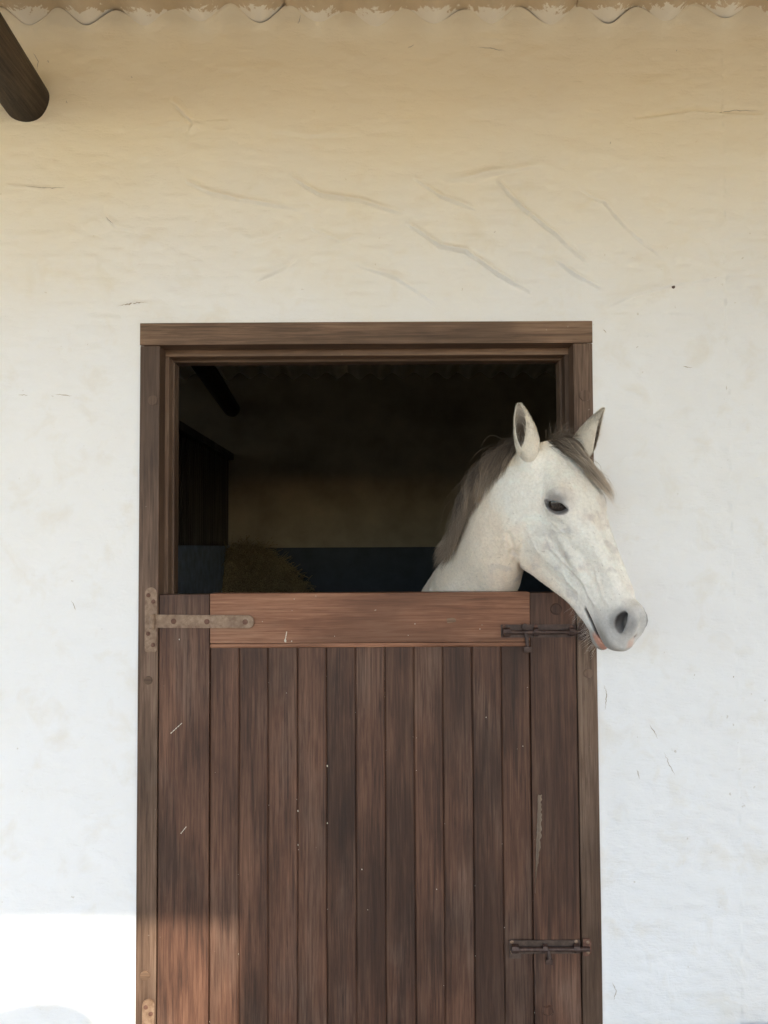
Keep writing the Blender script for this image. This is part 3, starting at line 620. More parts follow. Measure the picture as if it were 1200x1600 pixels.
def axes(f, up=(0, 1, 0)):
    f = np.array(f, float); f /= np.linalg.norm(f); up = np.array(up, float); s = np.cross(f, up); s /= np.linalg.norm(s); return np.stack([f, np.cross(s, f), s])
EYE = np.array([.184, -.034, .0640]); EYE_R = .0285
NOS = np.array([.545, -.036, .027])
LID_A = np.array([.58, .58, -.55]); LID_A = LID_A / np.linalg.norm(LID_A)
LID_N = np.array([.46, .10, .86]); LID_N = LID_N - LID_A * (LID_N @ LID_A); LID_N = LID_N / np.linalg.norm(LID_N); LID_B = np.cross(LID_N, LID_A); LID_B = LID_B if LID_B[1] > 0 else -LID_B     # eye slit runs forward-down
VEINS = []
def head_sdf(K):
    f = head_core(K); K = np.stack([K[:, 0], K[:, 1], np.abs(K[:, 2])], 1)
    f = smin(f, ell(K, (.165, -.165, .034), axes((.62, -.78, 0)), (.130, .092, .040)), .030)        # cheek
    f = smin(f, ell(K, (.192, -.030, .062), axes((1, -.15, -.15)), (.050, .034, .028)), .024)       # brow over the eye
    f = smin(f, caps(K, (.25, -.086, .058), (.375, -.078, .043), .012, .007), .024)                 # facial crest
    f = smin(f, caps(K, (.27, -.004, .020), (.47, -.016, .016), .012, .010), .020)                  # nasal bones
    f = smax(f, -ell(K, (.122, -.018, .097), axes((1, -.2, 0)), (.026, .016, .016)), .022)          # hollow above the eye
    f = smax(f, -ell(K, (.40, -.045, .072), axes((1, 0.0, 0)), (.07, .018, .026)), .030)            # side of the nose
    f = smax(f, -ell(K, (.30, -.125, .104), axes((1, -.5, 0)), (.07, .03, .032)), .040)             # in front of the cheek
    f = smax(f, -ell(K, (.27, -.295, .0), axes((1, .38, 0)), (.16, .05, .020)), .020)                # between the jaw bones
    # muzzle: nostril swelling, upper lip, chin
    f = smin(f, ell(K, NOS + (-.004, .004, -.016), axes((.75, -.6, .1)), (.043, .031, .020)), .018)
    f = smin(f, ell(K, (.567, -.100, .0), axes((.85, -.5, 0)), (.029, .026, .034)), .016)
    f = smin(f, ell(K, (.535, -.158, .0), axes((1, -.12, 0)), (.036, .020, .027)), .012)
    # eye opening and lids
    q = (K - EYE); al = q @ LID_A; bl_ = q @ LID_B; dp = q @ LID_N; env = np.clip(1 - (al / .0345) ** 2, 0, 1) ** .8
    f = smin(f, np.linalg.norm(q - LID_N * .0015, axis=1) - EYE_R - .0035, .016)
    f = smin(f, np.maximum(np.maximum(np.abs(bl_ - .0185 * env) - .0030, np.abs(al) - .027), np.abs(dp - EYE_R - .0015) - .0035), .007)   # edge of the upper lid
    apert = np.maximum(bl_ - .0165 * env + .05 * al, -.0165 * env - bl_); apert = np.maximum(np.maximum(apert, np.abs(al) - .0345), .006 - dp)
    f = smax(f, -apert, .003)
    # nostril: comma shaped pit with a raised rim
    ax = axes((.62, -.78, .12)); qn = (K - NOS) @ ax.T
    rr_ = np.hypot(qn[:, 0] / 1.6, qn[:, 1] + .008 * (qn[:, 0] / .03) ** 2); rim = np.hypot(rr_ - .0175, qn[:, 2] - .005) - .0060
    f = smin(f, rim, .009)
    f = smax(f, -ell(K, NOS + (.002, -.001, .004), axes((.62, -.78, .12)), (.0290, .0135, .040)), .006)
    f = smax(f, -caps(K, (.578, -.050, .0), (.590, -.085, .0), .004, .003), .008)
    # mouth
    uu = K[:, 0]; vm = -.128 - .06 * (uu - .46) - .9 * np.clip(uu - .545, 0, 1) ** 1.5; gap = .0016 + .0028 * np.clip((uu - .462) / .03, 0, 1) * np.clip((.56 - uu) / .05, 0, 1)
    m_ = np.maximum(np.abs(K[:, 1] - vm) - gap, .458 - uu); f = smax(f, -m_, .006)
    for a, b, r_ in VEINS: f = smin(f, caps(K, a, b, r_, r_), .007)
    # chin groove
    f = smax(f, -caps(K, (.487, -.176, -.05), (.487, -.176, .05), .010, .010), .012)
    return f * HS
def on_side(u, v):
    lo, hi = np.zeros(1), np.full(1, .2)
    for _ in range(30):
        m = (lo + hi) / 2; neg = head_sdf(np.array([[u, v, m[0]]])) < 0; lo = np.where(neg, m, lo); hi = np.where(neg, hi, m)
    return np.array([u, v, lo[0]])
_vl = []
for pts, r_ in (([(.235, -.118), (.275, -.128), (.32, -.118), (.36, -.098), (.40, -.088), (.43, -.068)], .0034), ([(.32, -.118), (.345, -.138), (.375, -.140), (.41, -.125)], .0026),
                ([(.40, -.088), (.44, -.092), (.47, -.085)], .0024), ([(.385, -.035), (.42, -.048), (.46, -.052), (.49, -.045)], .0026), ([(.225, -.07), (.26, -.06), (.29, -.045)], .0022),
                ([(.13, -.10), (.16, -.13), (.20, -.16), (.26, -.17)], .0028), ([(.34, -.058), (.365, -.062), (.395, -.055)], .0030)):
    q = [on_side(*p) - np.array([0, 0, .0008]) for p in pts]; _vl += [(a, b, r_) for a, b in zip(q[:-1], q[1:])]
VEINS = _vl
# neck and trunk in world space: chain of ellipsoids along the bent neck
def unproj(px, py, dist):
    d = fw * (1200 * CAM_F) + c_r * (px - 600) - c_u * (py - 800); return CAM_POS + d * dist / (1200 * CAM_F)
NK = [ # px, py, dist, half depth, half breadth, yaw of the neck plane (deg from +x towards the camera)
 (846, 743, 2.34, .100, .054, 56), (820, 763, 2.37, .106, .058, 57), (794, 790, 2.42, .112, .064, 58), (775, 835, 2.48, .112, .074, 60), (762, 880, 2.56, .122, .086, 63),
 (737, 930, 2.66, .155, .130, 68), (716, 985, 2.80, .195, .165, 74), (708, 1040, 2.98, .225, .18, 80), (700, 1090, 3.18, .245, .20, 86)]
npt = np.array([unproj(a, b, c) for a, b, c, *_ in NK]); nrd = np.array([[k[3], k[4], k[5]] for k in NK])
tt = np.linspace(0, len(NK) - 1, 34); npt2 = np.stack([np.interp(tt, range(len(NK)), npt[:, i]) for i in range(3)], 1); nrd2 = np.stack([np.interp(tt, range(len(NK)), nrd[:, i]) for i in range(3)], 1)
NAX = []; CREST = []
for i in range(len(npt2)):
    t = npt2[min(i + 1, len(npt2) - 1)] - npt2[max(i - 1, 0)]; t /= np.linalg.norm(t); y = math.radians(nrd2[i, 2]); F_ = np.array([math.cos(y), -math.sin(y), 0])
    lat = np.cross(t, F_); lat = np.array([-math.sin(y), -math.cos(y), 0]); lat -= t * (lat @ t); lat /= np.linalg.norm(lat); dv = np.cross(lat, t); 
    if dv @ F_ < 0: dv = -dv                    # dv points to the throat
    NAX.append(np.stack([t, dv, lat])); CREST.append(npt2[i] - dv * nrd2[i, 0])
CREST = np.array(CREST); NLAT = np.array([a[2] for a in NAX]); NDV = np.array([a[1] for a in NAX])
def neck_sdf(P):
    f = np.full(len(P), 9.)
    for i in range(len(npt2)):
        r = nrd2[i]; f = smin(f, ell(P, npt2[i], NAX[i], (.05, r[0], r[1])), .020 + .02 * (i / 33))
        f = smin(f, ell(P, npt2[i] - NAX[i][1] * r[0] * .55, NAX[i], (.045, r[0] * .42, r[1] * .42)), .02) if i % 3 == 0 else f
    # windpipe and the muscle behind the jaw
    th = npt2 + NDV * nrd2[:, :1] * .72 
    for a, b in ((4, 10), (10, 16), (16, 22)): f = smin(f, caps(P, th[a], th[b], .042, .046), .03)
    return f
def body_sdf(P):
    f = neck_sdf(P); I3 = np.eye(3); bx = .26
    f = smin(f, ell(P, (bx, 1.62, .93), I3, (.27, .72, .31)), .10); f = smin(f, ell(P, (bx, 1.05, .98), I3, (.20, .36, .30)), .10)
    f = smin(f, ell(P, (bx, 2.22, 1.0), I3, (.26, .36, .28)), .10); f = smin(f, ell(P, (bx, .80, .88), I3, (.19, .22, .24)), .08)
    for s in (-1, 1):
        x = bx + s * .115; f = smin(f, caps(P, (x, .86, .80), (x, .80, .46), .095, .050), .05); f = smin(f, caps(P, (x, .80, .46), (x, .81, .15), .040, .028), .02)
        f = smin(f, ell(P, (x, .80, .455), I3, (.042, .045, .055)), .015); f = smin(f, caps(P, (x, .81, .15), (x, .775, .075), .036, .036), .015); f = smin(f, caps(P, (x, .77, .055), (x, .762, .022), .045, .055), .01)
        f = smin(f, caps(P, (x, 2.25, .92), (x, 2.06, .62), .15, .085), .06); f = smin(f, caps(P, (x, 2.06, .62), (x, 2.34, .46), .075, .045), .03)
        f = smin(f, caps(P, (x, 2.34, .46), (x, 2.30, .14), .042, .030), .02); f = smin(f, caps(P, (x, 2.30, .14), (x, 2.255, .07), .036, .038), .015); f = smin(f, caps(P, (x, 2.25, .055), (x, 2.24, .022), .046, .056), .01)
    return f
EARB = [unproj(827, 712, 2.31), unproj(903, 714, 2.40)]
def hit(px, py, fun, t0=1.9, t1=3.0):
    d = fw * (1200 * CAM_F) + c_r * (px - 600) - c_u * (py - 800); d = d / (1200 * CAM_F); ts = np.linspace(t0, t1, 700); P = CAM_POS + d * ts[:, None]; v = fun(P); k = np.argmax(v < 0); return P[k]
_hb = lambda P: smin(head_sdf(to_head(P)), neck_sdf(P), .010)
_jp = [hit(x, y, _hb) for x, y in ((795, 836), (798, 850), (802, 864), (808, 878), (816, 889))]
_tp = [hit(x, y, _hb) for x, y in ((770, 905), (778, 880), (783, 850), (784, 820))]
JG = list(zip(_jp[:-1], _jp[1:]))
def horse_sdf(P):
    h = head_sdf(to_head(P)); n = neck_sdf(P); f = smin(h, n, .010)
    for c_ in EARB: f = smin(f, np.linalg.norm(P - c_, axis=1) - .026, .050)
    for a, b in JG: f = smax(f, -caps(P, a, b, .0045, .0045), .014)
    return f
def surface_nets(fun, lo, hi, h, coarse=4):
    hc = h * coarse; n = np.ceil((np.array(hi) - lo) / hc).astype(int); ax = [lo[i] + hc * np.arange(n[i] + 1) for i in range(3)]
    Gd = np.stack(np.meshgrid(*ax, indexing='ij'), -1); C = fun(Gd.reshape(-1, 3)).reshape(n + 1).astype(np.float32)
    N = n * coarse + 1; Fv = C
    for a in range(3):
        idx = np.arange(N[a]) / coarse; i0 = np.minimum(idx.astype(int), n[a] - 1); t = (idx - i0).astype(np.float32); sh = [1, 1, 1]; sh[a] = -1; t = t.reshape(sh)
        Fv = np.take(Fv, i0, a) * (1 - t) + np.take(Fv, i0 + 1, a) * t
    m = np.abs(Fv) < hc * .95; ii = np.argwhere(m); out = np.empty(len(ii), np.float32)
    for s in range(0, len(ii), 400000): out[s:s + 400000] = fun(np.array(lo) + h * ii[s:s + 400000])
    Fv[m] = out; S = Fv < 0
    cs = np.zeros(N - 1, np.int8)
    for dx in (0, 1):
        for dy in (0, 1):
            for dz in (0, 1): cs += S[dx:N[0] - 1 + dx, dy:N[1] - 1 + dy, dz:N[2] - 1 + dz]
    cells = np.argwhere((cs > 0) & (cs < 8)); vid = -np.ones(N - 1, np.int32); vid[tuple(cells.T)] = np.arange(len(cells))
    acc = np.zeros((len(cells), 3)); cnt = np.zeros(len(cells))
    for a in range(3):
        for o1 in (0, 1):
            for o2 in (0, 1):
                o0 = np.zeros(3, int); b, c = [x for x in range(3) if x != a]; o0[b] = o1; o0[c] = o2; p0 = cells + o0; p1 = p0.copy(); p1[:, a] += 1
                f0 = Fv[tuple(p0.T)]; f1 = Fv[tuple(p1.T)]; k = (f0 < 0) != (f1 < 0); t = np.where(k, f0 / np.where(k, f0 - f1, 1), 0); q = p0.astype(float); q[:, a] += t; acc += q * k[:, None]; cnt += k
    V = np.array(lo) + h * acc / cnt[:, None]; Fc = []
    for a in range(3):
        b, c = [(1, 2), (2, 0), (0, 1)][a]; s0 = [slice(None)] * 3; s1 = [slice(None)] * 3; s0[a] = slice(0, -1); s1[a] = slice(1, None)
        A = S[tuple(s0)]; B = S[tuple(s1)]; e = np.argwhere(A != B); e = e[(e[:, b] > 0) & (e[:, c] > 0) & (e[:, b] < N[b] - 1) & (e[:, c] < N[c] - 1)]
        q = []
        for db, dc in ((-1, -1), (0, -1), (0, 0), (-1, 0)): p = e.copy(); p[:, b] += db; p[:, c] += dc; q.append(vid[tuple(p.T)])
        q = np.stack(q, 1); fl = ~A[tuple(e.T)]; q[fl] = q[fl][:, ::-1]; Fc.append(q)
    Fc = np.concatenate(Fc); Fc = Fc[(Fc >= 0).all(1)]; return V, Fc
def grad(fun, P, e=.0015):
    g = np.stack([fun(P + np.array(d) * e) - fun(P - np.array(d) * e) for d in ((1, 0, 0), (0, 1, 0), (0, 0, 1))], 1); return g / np.maximum(np.linalg.norm(g, axis=1), 1e-9)[:, None]
def relax(V, F, it, lam=.5):
    e = np.concatenate([F[:, [0, 1]], F[:, [1, 2]], F[:, [2, 3]], F[:, [3, 0]]]); n = len(V); deg = np.bincount(e.ravel(), minlength=n).astype(float)
    for _ in range(it):
        acc = np.stack([np.bincount(e[:, 0], V[e[:, 1], k], n) + np.bincount(e[:, 1], V[e[:, 0], k], n) for k in range(3)], 1) / np.maximum(deg, 1)[:, None]; V = V + lam * (acc - V)
    return V
import time; _t = time.time()
ZCUT = 1.14
V1, F1 = surface_nets(horse_sdf, np.array([.02, -.52, ZCUT]), np.array([.85, .62, 1.84]), .0032)
V1 = relax(V1, F1, 2, .4)
V2, F2 = surface_nets(lambda P: np.maximum(body_sdf(P), P[:, 2] - ZCUT - .010), np.array([-.1, .0, -.03]), np.array([.62, 2.7, 1.34]), .012, 3)
print("horse surface", len(V1), len(V2), time.time() - _t)

# ---- ears: curled shells grown from the skull
def ear(base, tip, front, width, depth_k=.55, ns=34, nt=30, wrap=2.35, bend=-1.2):
    base = np.array(base); tip = np.array(tip); ax = tip - base; L = np.linalg.norm(ax); ax = ax / L; fr_ = np.array(front, float); fr_ -= ax * (fr_ @ ax); fr_ /= np.linalg.norm(fr_); sd_ = np.cross(ax, fr_)
    O, I = [], []
    for i in range(nt + 1):
        t = i / nt; wd = width * (np.interp(t, [0, .14, .3, .5, .7, .85, .95, 1], [.50, .92, 1., .92, .70, .45, .24, .05])); dp = wd * depth_k * (1.25 - .35 * t)
        hw = wrap * np.interp(t, [0, .15, .4, 1], [1.28, 1.18, .96, .62]); c = base + ax * L * (1.24 * t - .20) + fr_ * (.10 * L * t * (1 - t) * bend)
        for j in range(ns + 1):
            s = -1 + 2 * j / ns; a = s * hw; n_ = -fr_ * np.cos(a) * dp + sd_ * np.sin(a) * wd * (1 if abs(a) < 1.57 else 1) ; th = .0046 * (1 - .6 * t) * (1 - .55 * abs(s) ** 3)
            nn = -fr_ * np.cos(a) + sd_ * np.sin(a); O.append(c + n_); I.append(c + n_ - nn * th * 1.0)
    n = (nt + 1) * (ns + 1); V = np.array(O + I); F = []
    for i in range(nt):
        for j in range(ns):
            a = i * (ns + 1) + j; F.append((a, a + 1, a + ns + 2, a + ns + 1)); F.append((a + n, a + n + ns + 1, a + n + ns + 2, a + n + 1))
        for a, b in ((i * (ns + 1), (i + 1) * (ns + 1)),): F.append((a, b, b + n, a + n))
        a = i * (ns + 1) + ns; b = a + ns + 1; F.append((a, a + n, b + n, b))
    a0 = nt * (ns + 1); F += [(a0 + j, a0 + j + 1, a0 + j + 1 + n, a0 + j + n) for j in range(ns)]
    inner = np.zeros(len(V)); inner[n:] = 1; tv = np.tile(np.repeat(np.linspace(0, 1, nt + 1), ns + 1), 2); sv = np.tile(np.tile(np.linspace(-1, 1, ns + 1), nt + 1), 2)
    return V, np.array(F), inner, tv, sv, (base, ax, fr_, sd_, L)
E1 = ear(unproj(825, 704, 2.285), unproj(811, 633, 2.23), (-.80, -1, .05), .0340, .85, wrap=2.95)
E2 = ear(unproj(906, 704, 2.375), unproj(943, 640, 2.29), (.95, -.70, .1), .034, .90, wrap=2.72, bend=.0)

# ---- colour of coat and skin, from position on the head (pigment, with some shade painted in)
def fbm(P, s, seed=0, o=4):
    out = np.zeros(len(P)); a = 1; r = np.random.default_rng(seed)
    for k in range(o):
        g = r.random((48, 48, 48)); q = (P * s + 7.3 + k) % 46.9; i = q.astype(int); t = q - i; t = t * t * (3 - 2 * t); v = 0
        for d in range(8):
            dx, dy, dz = d & 1, d >> 1 & 1, d >> 2; v = v + g[i[:, 0] + dx, i[:, 1] + dy, i[:, 2] + dz] * np.where(dx, t[:, 0], 1 - t[:, 0]) * np.where(dy, t[:, 1], 1 - t[:, 1]) * np.where(dz, t[:, 2], 1 - t[:, 2])
        out += a * (v - .5); a *= .55; s *= 2.1
    return out
def sstep(x, a, b): t = np.clip((x - a) / (b - a), 0, 1); return t * t * (3 - 2 * t)
def coat(P):
    K = to_head(P); Ka = K.copy(); Ka[:, 2] = np.abs(Ka[:, 2]); n1 = fbm(P, 14, 1); n2 = fbm(P, 60, 2); n3 = fbm(P, 5, 3)
    c = np.array([.95, .91, .85]) * (1 + .07 * n1[:, None] + .06 * n2[:, None])
    mixc = lambda c, col, m: c * (1 - m[:, None]) + np.array(col) * m[:, None]
    c = mixc(c, (.90, .75, .56), .75 * sstep(-Ka[:, 0] + .4 * n3, -.10, .12) * (K[:, 0] < .4))            # cream neck and throat
    c = mixc(c, (.90, .75, .60), .6 * sstep(-Ka[:, 1] + .05 * n1, .14, .24) * (K[:, 0] > -.05))         # warm jaw
    fl = sstep(fbm(P, 30, 5) + .15 * n2, .12, .34) * sstep(K[:, 0], .17, .26) * (1 - sstep(K[:, 0], .40, .5)); c = mixc(c, (.55, .53, .53), .42 * fl); f2 = sstep(fbm(P, 18, 15, 3), .05, .35) * sstep(K[:, 0], .05, .2); c = mixc(c, (.78, .64, .55), .24 * f2 * (1 - sstep(K[:, 0], .45, .55)))
    fk = sstep(fbm(P, 170, 6, 2), .47, .55) * sstep(K[:, 0], .05, .2); c = mixc(c, (.25, .2, .17), .5 * fk)
    # grey muzzle
    mz = sstep(K[:, 0] + .04 * n1 + .12 * (-.05 - K[:, 1]), .43, .55); c = mixc(c, (.42, .415, .43), .62 * mz)
    nd = np.linalg.norm((Ka - NOS) * np.array([1, 1, .7]), axis=1); c = mixc(c, (.20, .195, .20), .85 * (1 - sstep(nd + .008 * n1, .018, .044)))
    an = axes((.62, -.78, .12)); qa = (Ka - NOS) @ an.T; hole = np.hypot(qa[:, 0] / .028, qa[:, 1] / .0130); c = mixc(c, (.030, .024, .024), (1 - sstep(hole, .80, 1.12)) * (K[:, 0] > .49) * (Ka[:, 2] > .004) * (1 - sstep(qa[:, 2], .006, .012) * 0))  # nostril pit darkened, its inner shade painted on
    c = mixc(c, (.27, .25, .22), .7 * sstep(K[:, 0] + .02 * n1, .50, .55) * sstep(-K[:, 1] + .015 * n1, .085, .115))
    # pink between the nostrils and on the lower lip
    pk = (1 - sstep(np.hypot((K[:, 1] + .062) / 2.2, K[:, 2] - .006 + .012 * n1), .006, .014)) * sstep(K[:, 0], .55, .575); c = mixc(c, (.66, .45, .38), .75 * pk)
    pw = (1 - sstep(np.hypot((K[:, 1] + .035) / 2.0, K[:, 2] - .004), .008, .018)) * sstep(K[:, 0], .52, .55); c = mixc(c, (.66, .64, .61), .6 * pw)
    lipm = -.128 - .06 * (K[:, 0] - .46) - .9 * np.clip(K[:, 0] - .545, 0, 1) ** 1.5
    lw = sstep(K[:, 0], .518, .540) * sstep(lipm - K[:, 1], -.001, .002) * (1 - sstep(lipm - K[:, 1] + .006 * n1, .018, .026)); c = mixc(c, (.60, .30, .22), .9 * lw)
    ml = (1 - sstep(np.abs(K[:, 1] - lipm), .003, .008)) * sstep(K[:, 0], .452, .462) * (1 - sstep(K[:, 0], .53, .55)); c = mixc(c, (.07, .055, .055), .85 * ml)
    # dark skin round the eye; upper-lid shading put into the colour
    q = Ka - EYE; al = q @ LID_A; bl2 = q @ LID_B; sd_ = (Ka[:, 2] > .03) * (q @ LID_N > 0); env = np.clip(1 - (al / .038) ** 2, 0, 1) ** .8
    dd = np.maximum(bl2 - .0180 * env, -.0175 * env - bl2) + np.clip(np.abs(al) - .036, 0, 1)
    c = mixc(c, (.045, .034, .030), .95 * (1 - sstep(dd, .0006, .0042)) * sd_)
    c = mixc(c, (.13, .115, .10), .85 * (1 - sstep(np.hypot((al - .002) / 1.6, bl2 - .019), .007, .022)) * sd_)
    c = mixc(c, (.50, .48, .49), .50 * (1 - sstep(np.hypot(al / 1.4, bl2 - .012), .020, .045)) * sd_)
    # dark grey low legs
    c = mixc(c, (.10, .09, .085), 1 - sstep(P[:, 2], .09, .4)); return np.clip(c, 0.01, .95)
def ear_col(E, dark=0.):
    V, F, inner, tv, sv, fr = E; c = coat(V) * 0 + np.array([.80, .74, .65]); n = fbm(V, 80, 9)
    depth = (1 - np.abs(sv) ** 1.6) + dark; dk = inner * sstep(depth, .03, .45) * (1 - .75 * sstep(tv, .45, .95)) ; c = c * (1 - .88 * dk[:, None]) + np.array([.11, .065, .042]) * .88 * dk[:, None]  # ear hollow painted darker with depth, standing in for its shade
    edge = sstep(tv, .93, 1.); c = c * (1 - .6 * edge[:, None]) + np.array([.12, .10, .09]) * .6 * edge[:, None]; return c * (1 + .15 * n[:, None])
hmN = NT("grey_horse_coat"); at_ = hmN.n("Attribute", attribute_name="Col"); cv = hmN.coords((1, 1, .35)); hn = hmN.noise(cv, 420, 3, .7); hn2 = hmN.noise(hmN.coords(), 38, 5, .6); hn3 = hmN.noise(hmN.coords(), 130, 4, .7)
hcol = hmN.mix(.35, at_.outputs[0], hmN.mix(1., at_.outputs[0], hmN.ramp(hn3, [(.35, G(.78)), (.65, G(1.18))]), 'MULTIPLY'))
hmN.b.inputs["Sheen Weight"].default_value = .04; hmN.b.inputs["Sheen Roughness"].default_value = .5; hmN.b.inputs["Specular IOR Level"].default_value = .25
hmN.b.inputs["Subsurface Weight"].default_value = .06; hmN.b.inputs["Subsurface Radius"].default_value = (.008, .004, .003); hmN.b.inputs["Subsurface Scale"].default_value = .5
hmN.fin(hcol, .62, hmN.bump(hn2, .45, .006, hmN.bump(hn, .35, .0010)))
body_V = [V1, V2, E1[0], E2[0]]; offs = np.cumsum([0] + [len(v) for v in body_V])
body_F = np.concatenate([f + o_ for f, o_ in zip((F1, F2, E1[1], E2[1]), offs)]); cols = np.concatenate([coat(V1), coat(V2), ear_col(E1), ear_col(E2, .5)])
horse = mesh("horse", np.concatenate(body_V), body_F, hmN.m, smooth=True, cols=cols)
tag(horse, "pale grey horse looking out over the half door with a brown mane", "horse")

# eyes
em = NT("horse_eye"); em.b.inputs["Coat Weight"].default_value = 1; em.b.inputs["Coat Roughness"].default_value = .03; en = em.noise(em.coords(), 260, 3, .6)
em.fin(em.ramp(en, [(.35, (.006, .004, .003)), (.7, (.035, .018, .011))]), .25)
for s in (1, -1):
    c = to_world(EYE * np.array([1, 1, s])); bm = bmesh.new(); bmesh.ops.create_uvsphere(bm, u_segments=40, v_segments=24, radius=EYE_R * HS, matrix=Matrix.Translation(Vector(c)))
    from_bm("eye", bm, em.m, parent=horse, smooth=True)

# ---- hair: strands that fall under their own weight and slide over the body
def strands(name, root, vel, L, seg, grav, col_r, col_t, wid, mat, seed, lift=.004, jit=.003, sdf=horse_sdf, steer=None, stiff=.80, wave=.15, lock=None, lockamp=0.):
    r = np.random.default_rng(seed); n = len(root); P = root.copy(); d = vel / np.linalg.norm(vel, axis=1)[:, None]; pts = [P.copy()]; st_ = (L / seg)[:, None]; lf = lift * r.uniform(.1, 1.9, n) + .0012
    ph = r.uniform(0, 6.28, n); cur = r.normal(0, 1, (n, 3))
    if lock is not None:
        rl = np.random.default_rng(seed + 900); m_ = lock.max() + 1; loff = rl.normal(0, 1, (m_, 3))[lock]; lph = rl.uniform(0, 6.28, m_)[lock]; ltone = rl.uniform(.50, 1.45, m_)[lock]
        llen = rl.uniform(.62, 1.12, m_)[lock]; L = L * llen; st_ = (L / seg)[:, None]; lf = lf * (.6 + .8 * rl.random(m_)[lock]); cnt_ = np.bincount(lock, minlength=m_)
    for k in range(seg):
        g = np.tile(np.array(grav, float), (n, 1)) if steer is None else steer(P, k / seg)
        d = stiff * d + (1 - stiff) * g + wave * .12 * cur * np.sin(ph + k * .5)[:, None]; d /= np.linalg.norm(d, axis=1)[:, None]
        if lock is not None:
            d = d + lockamp * loff * np.sin(lph + k * .35)[:, None] * .5; cen = np.stack([np.bincount(lock, P[:, j_], m_) for j_ in range(3)], 1)[lock] / np.maximum(cnt_[lock], 1)[:, None]
            d = d + (cen - P) * min(k / 5, 1) * 9.0; d /= np.linalg.norm(d, axis=1)[:, None]
        Q = P + d * st_; f = sdf(Q); pen = lf * min(1, .3 + k / 3) - f; m = pen > 0
        if m.any():
            gr = grad(sdf, Q[m]); Q[m] += gr * pen[m][:, None]
        d = Q - P; d /= np.maximum(np.linalg.norm(d, axis=1), 1e-6)[:, None]; P = Q; pts.append(P.copy())
    pts = np.stack(pts, 1); T = np.gradient(pts, axis=1); T /= np.maximum(np.linalg.norm(T, axis=2), 1e-9)[..., None]
    s1 = np.cross(T, r.normal(size=(n, 1, 3)) * .35 + (pts - CAM_POS) * .6); s1 /= np.maximum(np.linalg.norm(s1, axis=2), 1e-9)[..., None]; s2 = np.cross(T, s1)
    tk = np.linspace(0, 1, seg + 1); wv = wid * r.uniform(.6, 1.3, n)[:, None] * np.interp(tk, [0, .1, .6, 1], [.7, 1, .85, .12])[None]
    tri = np.stack([pts + s1 * wv[..., None], pts - s1 * wv[..., None] * .5 + s2 * wv[..., None] * .8, pts - s1 * wv[..., None] * .5 - s2 * wv[..., None] * .8], 2)
    V = tri.reshape(-1, 3); base = (np.arange(n) * (seg + 1) * 3)[:, None, None] + (np.arange(seg) * 3)[None, :, None]; F = []
    for j in range(3): F.append(np.stack([base + j, base + (j + 1) % 3, base + 3 + (j + 1) % 3, base + 3 + j], -1).reshape(-1, 4))
    clump = (fbm(root, 42, 77, 3)[:, None, None] * 1.1); tone = r.uniform(0, 1, n)[:, None, None] * .5 + .5 + clump; tc = np.clip(tk[None, :, None] * r.uniform(.6, 1.4, n)[:, None, None], 0, 1) ** 1.5
    if lock is not None: tone = tone * ltone[:, None, None]
    c = (np.array(col_r) * (1 - tc) + np.array(col_t) * tc) * np.clip(.45 + .75 * tone, .25, 1.8); c = np.repeat(c, 3, axis=1).reshape(-1, 3)
    o = mesh(name, V, np.concatenate(F), mat, parent=horse, smooth=True, cols=c); return o, pts
hairm = NT("mane_hair"); ha2 = hairm.n("Attribute", attribute_name="Col"); hairm.b.inputs["Specular IOR Level"].default_value = .45; hairm.fin(ha2.outputs[0], .42)
nmane = 15000; r = np.random.default_rng(21); t = r.uniform(0, 1, nmane) ** .95 * 18.5; i = t.astype(int); a = (t - i)[:, None]
root = CREST[i] * (1 - a) + CREST[i + 1] * a; lat = NLAT[i]; dv = NDV[i]
root = root + lat * (r.normal(0, .010, nmane)[:, None] + .004) + dv * .018
for _ in range(3): g_ = grad(horse_sdf, root); root = root - g_ * (horse_sdf(root) + .003)[:, None]
vel = -dv * 1.0 + lat * r.uniform(.2, 1.1, nmane)[:, None] + np.array([0, 0, .25])
L = np.interp(t, [0, 3, 8, 14, 18.5], [.13, .16, .19, .17, .13]) * r.uniform(.75, 1.1, nmane)
LM = np.interp(t, [0, 2, 6, 18.5], [.006, .008, .012, .013])
def steer_m(P, k): return np.tile(np.array([-.10, -.15, -1.]), (len(P), 1))
strands("mane", root, vel, L, 16, None, (.080, .057, .044), (.40, .32, .25), .00052, hairm.m, 3, lift=LM, steer=steer_m, stiff=.74, wave=.55, lock=((t / 18.5 * 46).astype(int) * 3 + (r.random(nmane) * 3).astype(int)), lockamp=.10)
nfl = 170; kx = r.choice(nmane, nfl); strands('mane_flyaways', root[kx], vel[kx] + r.normal(0, .35, (nfl, 3)), L[kx] * r.uniform(.6, 1.25, nfl), 16, None, (.105, .080, .066), (.32, .26, .21), .00036, hairm.m, 33, lift=.012, steer=lambda P, k: np.tile(np.array([-.12, -.1, -1.]), (len(P), 1)), stiff=.80, wave=1.0)
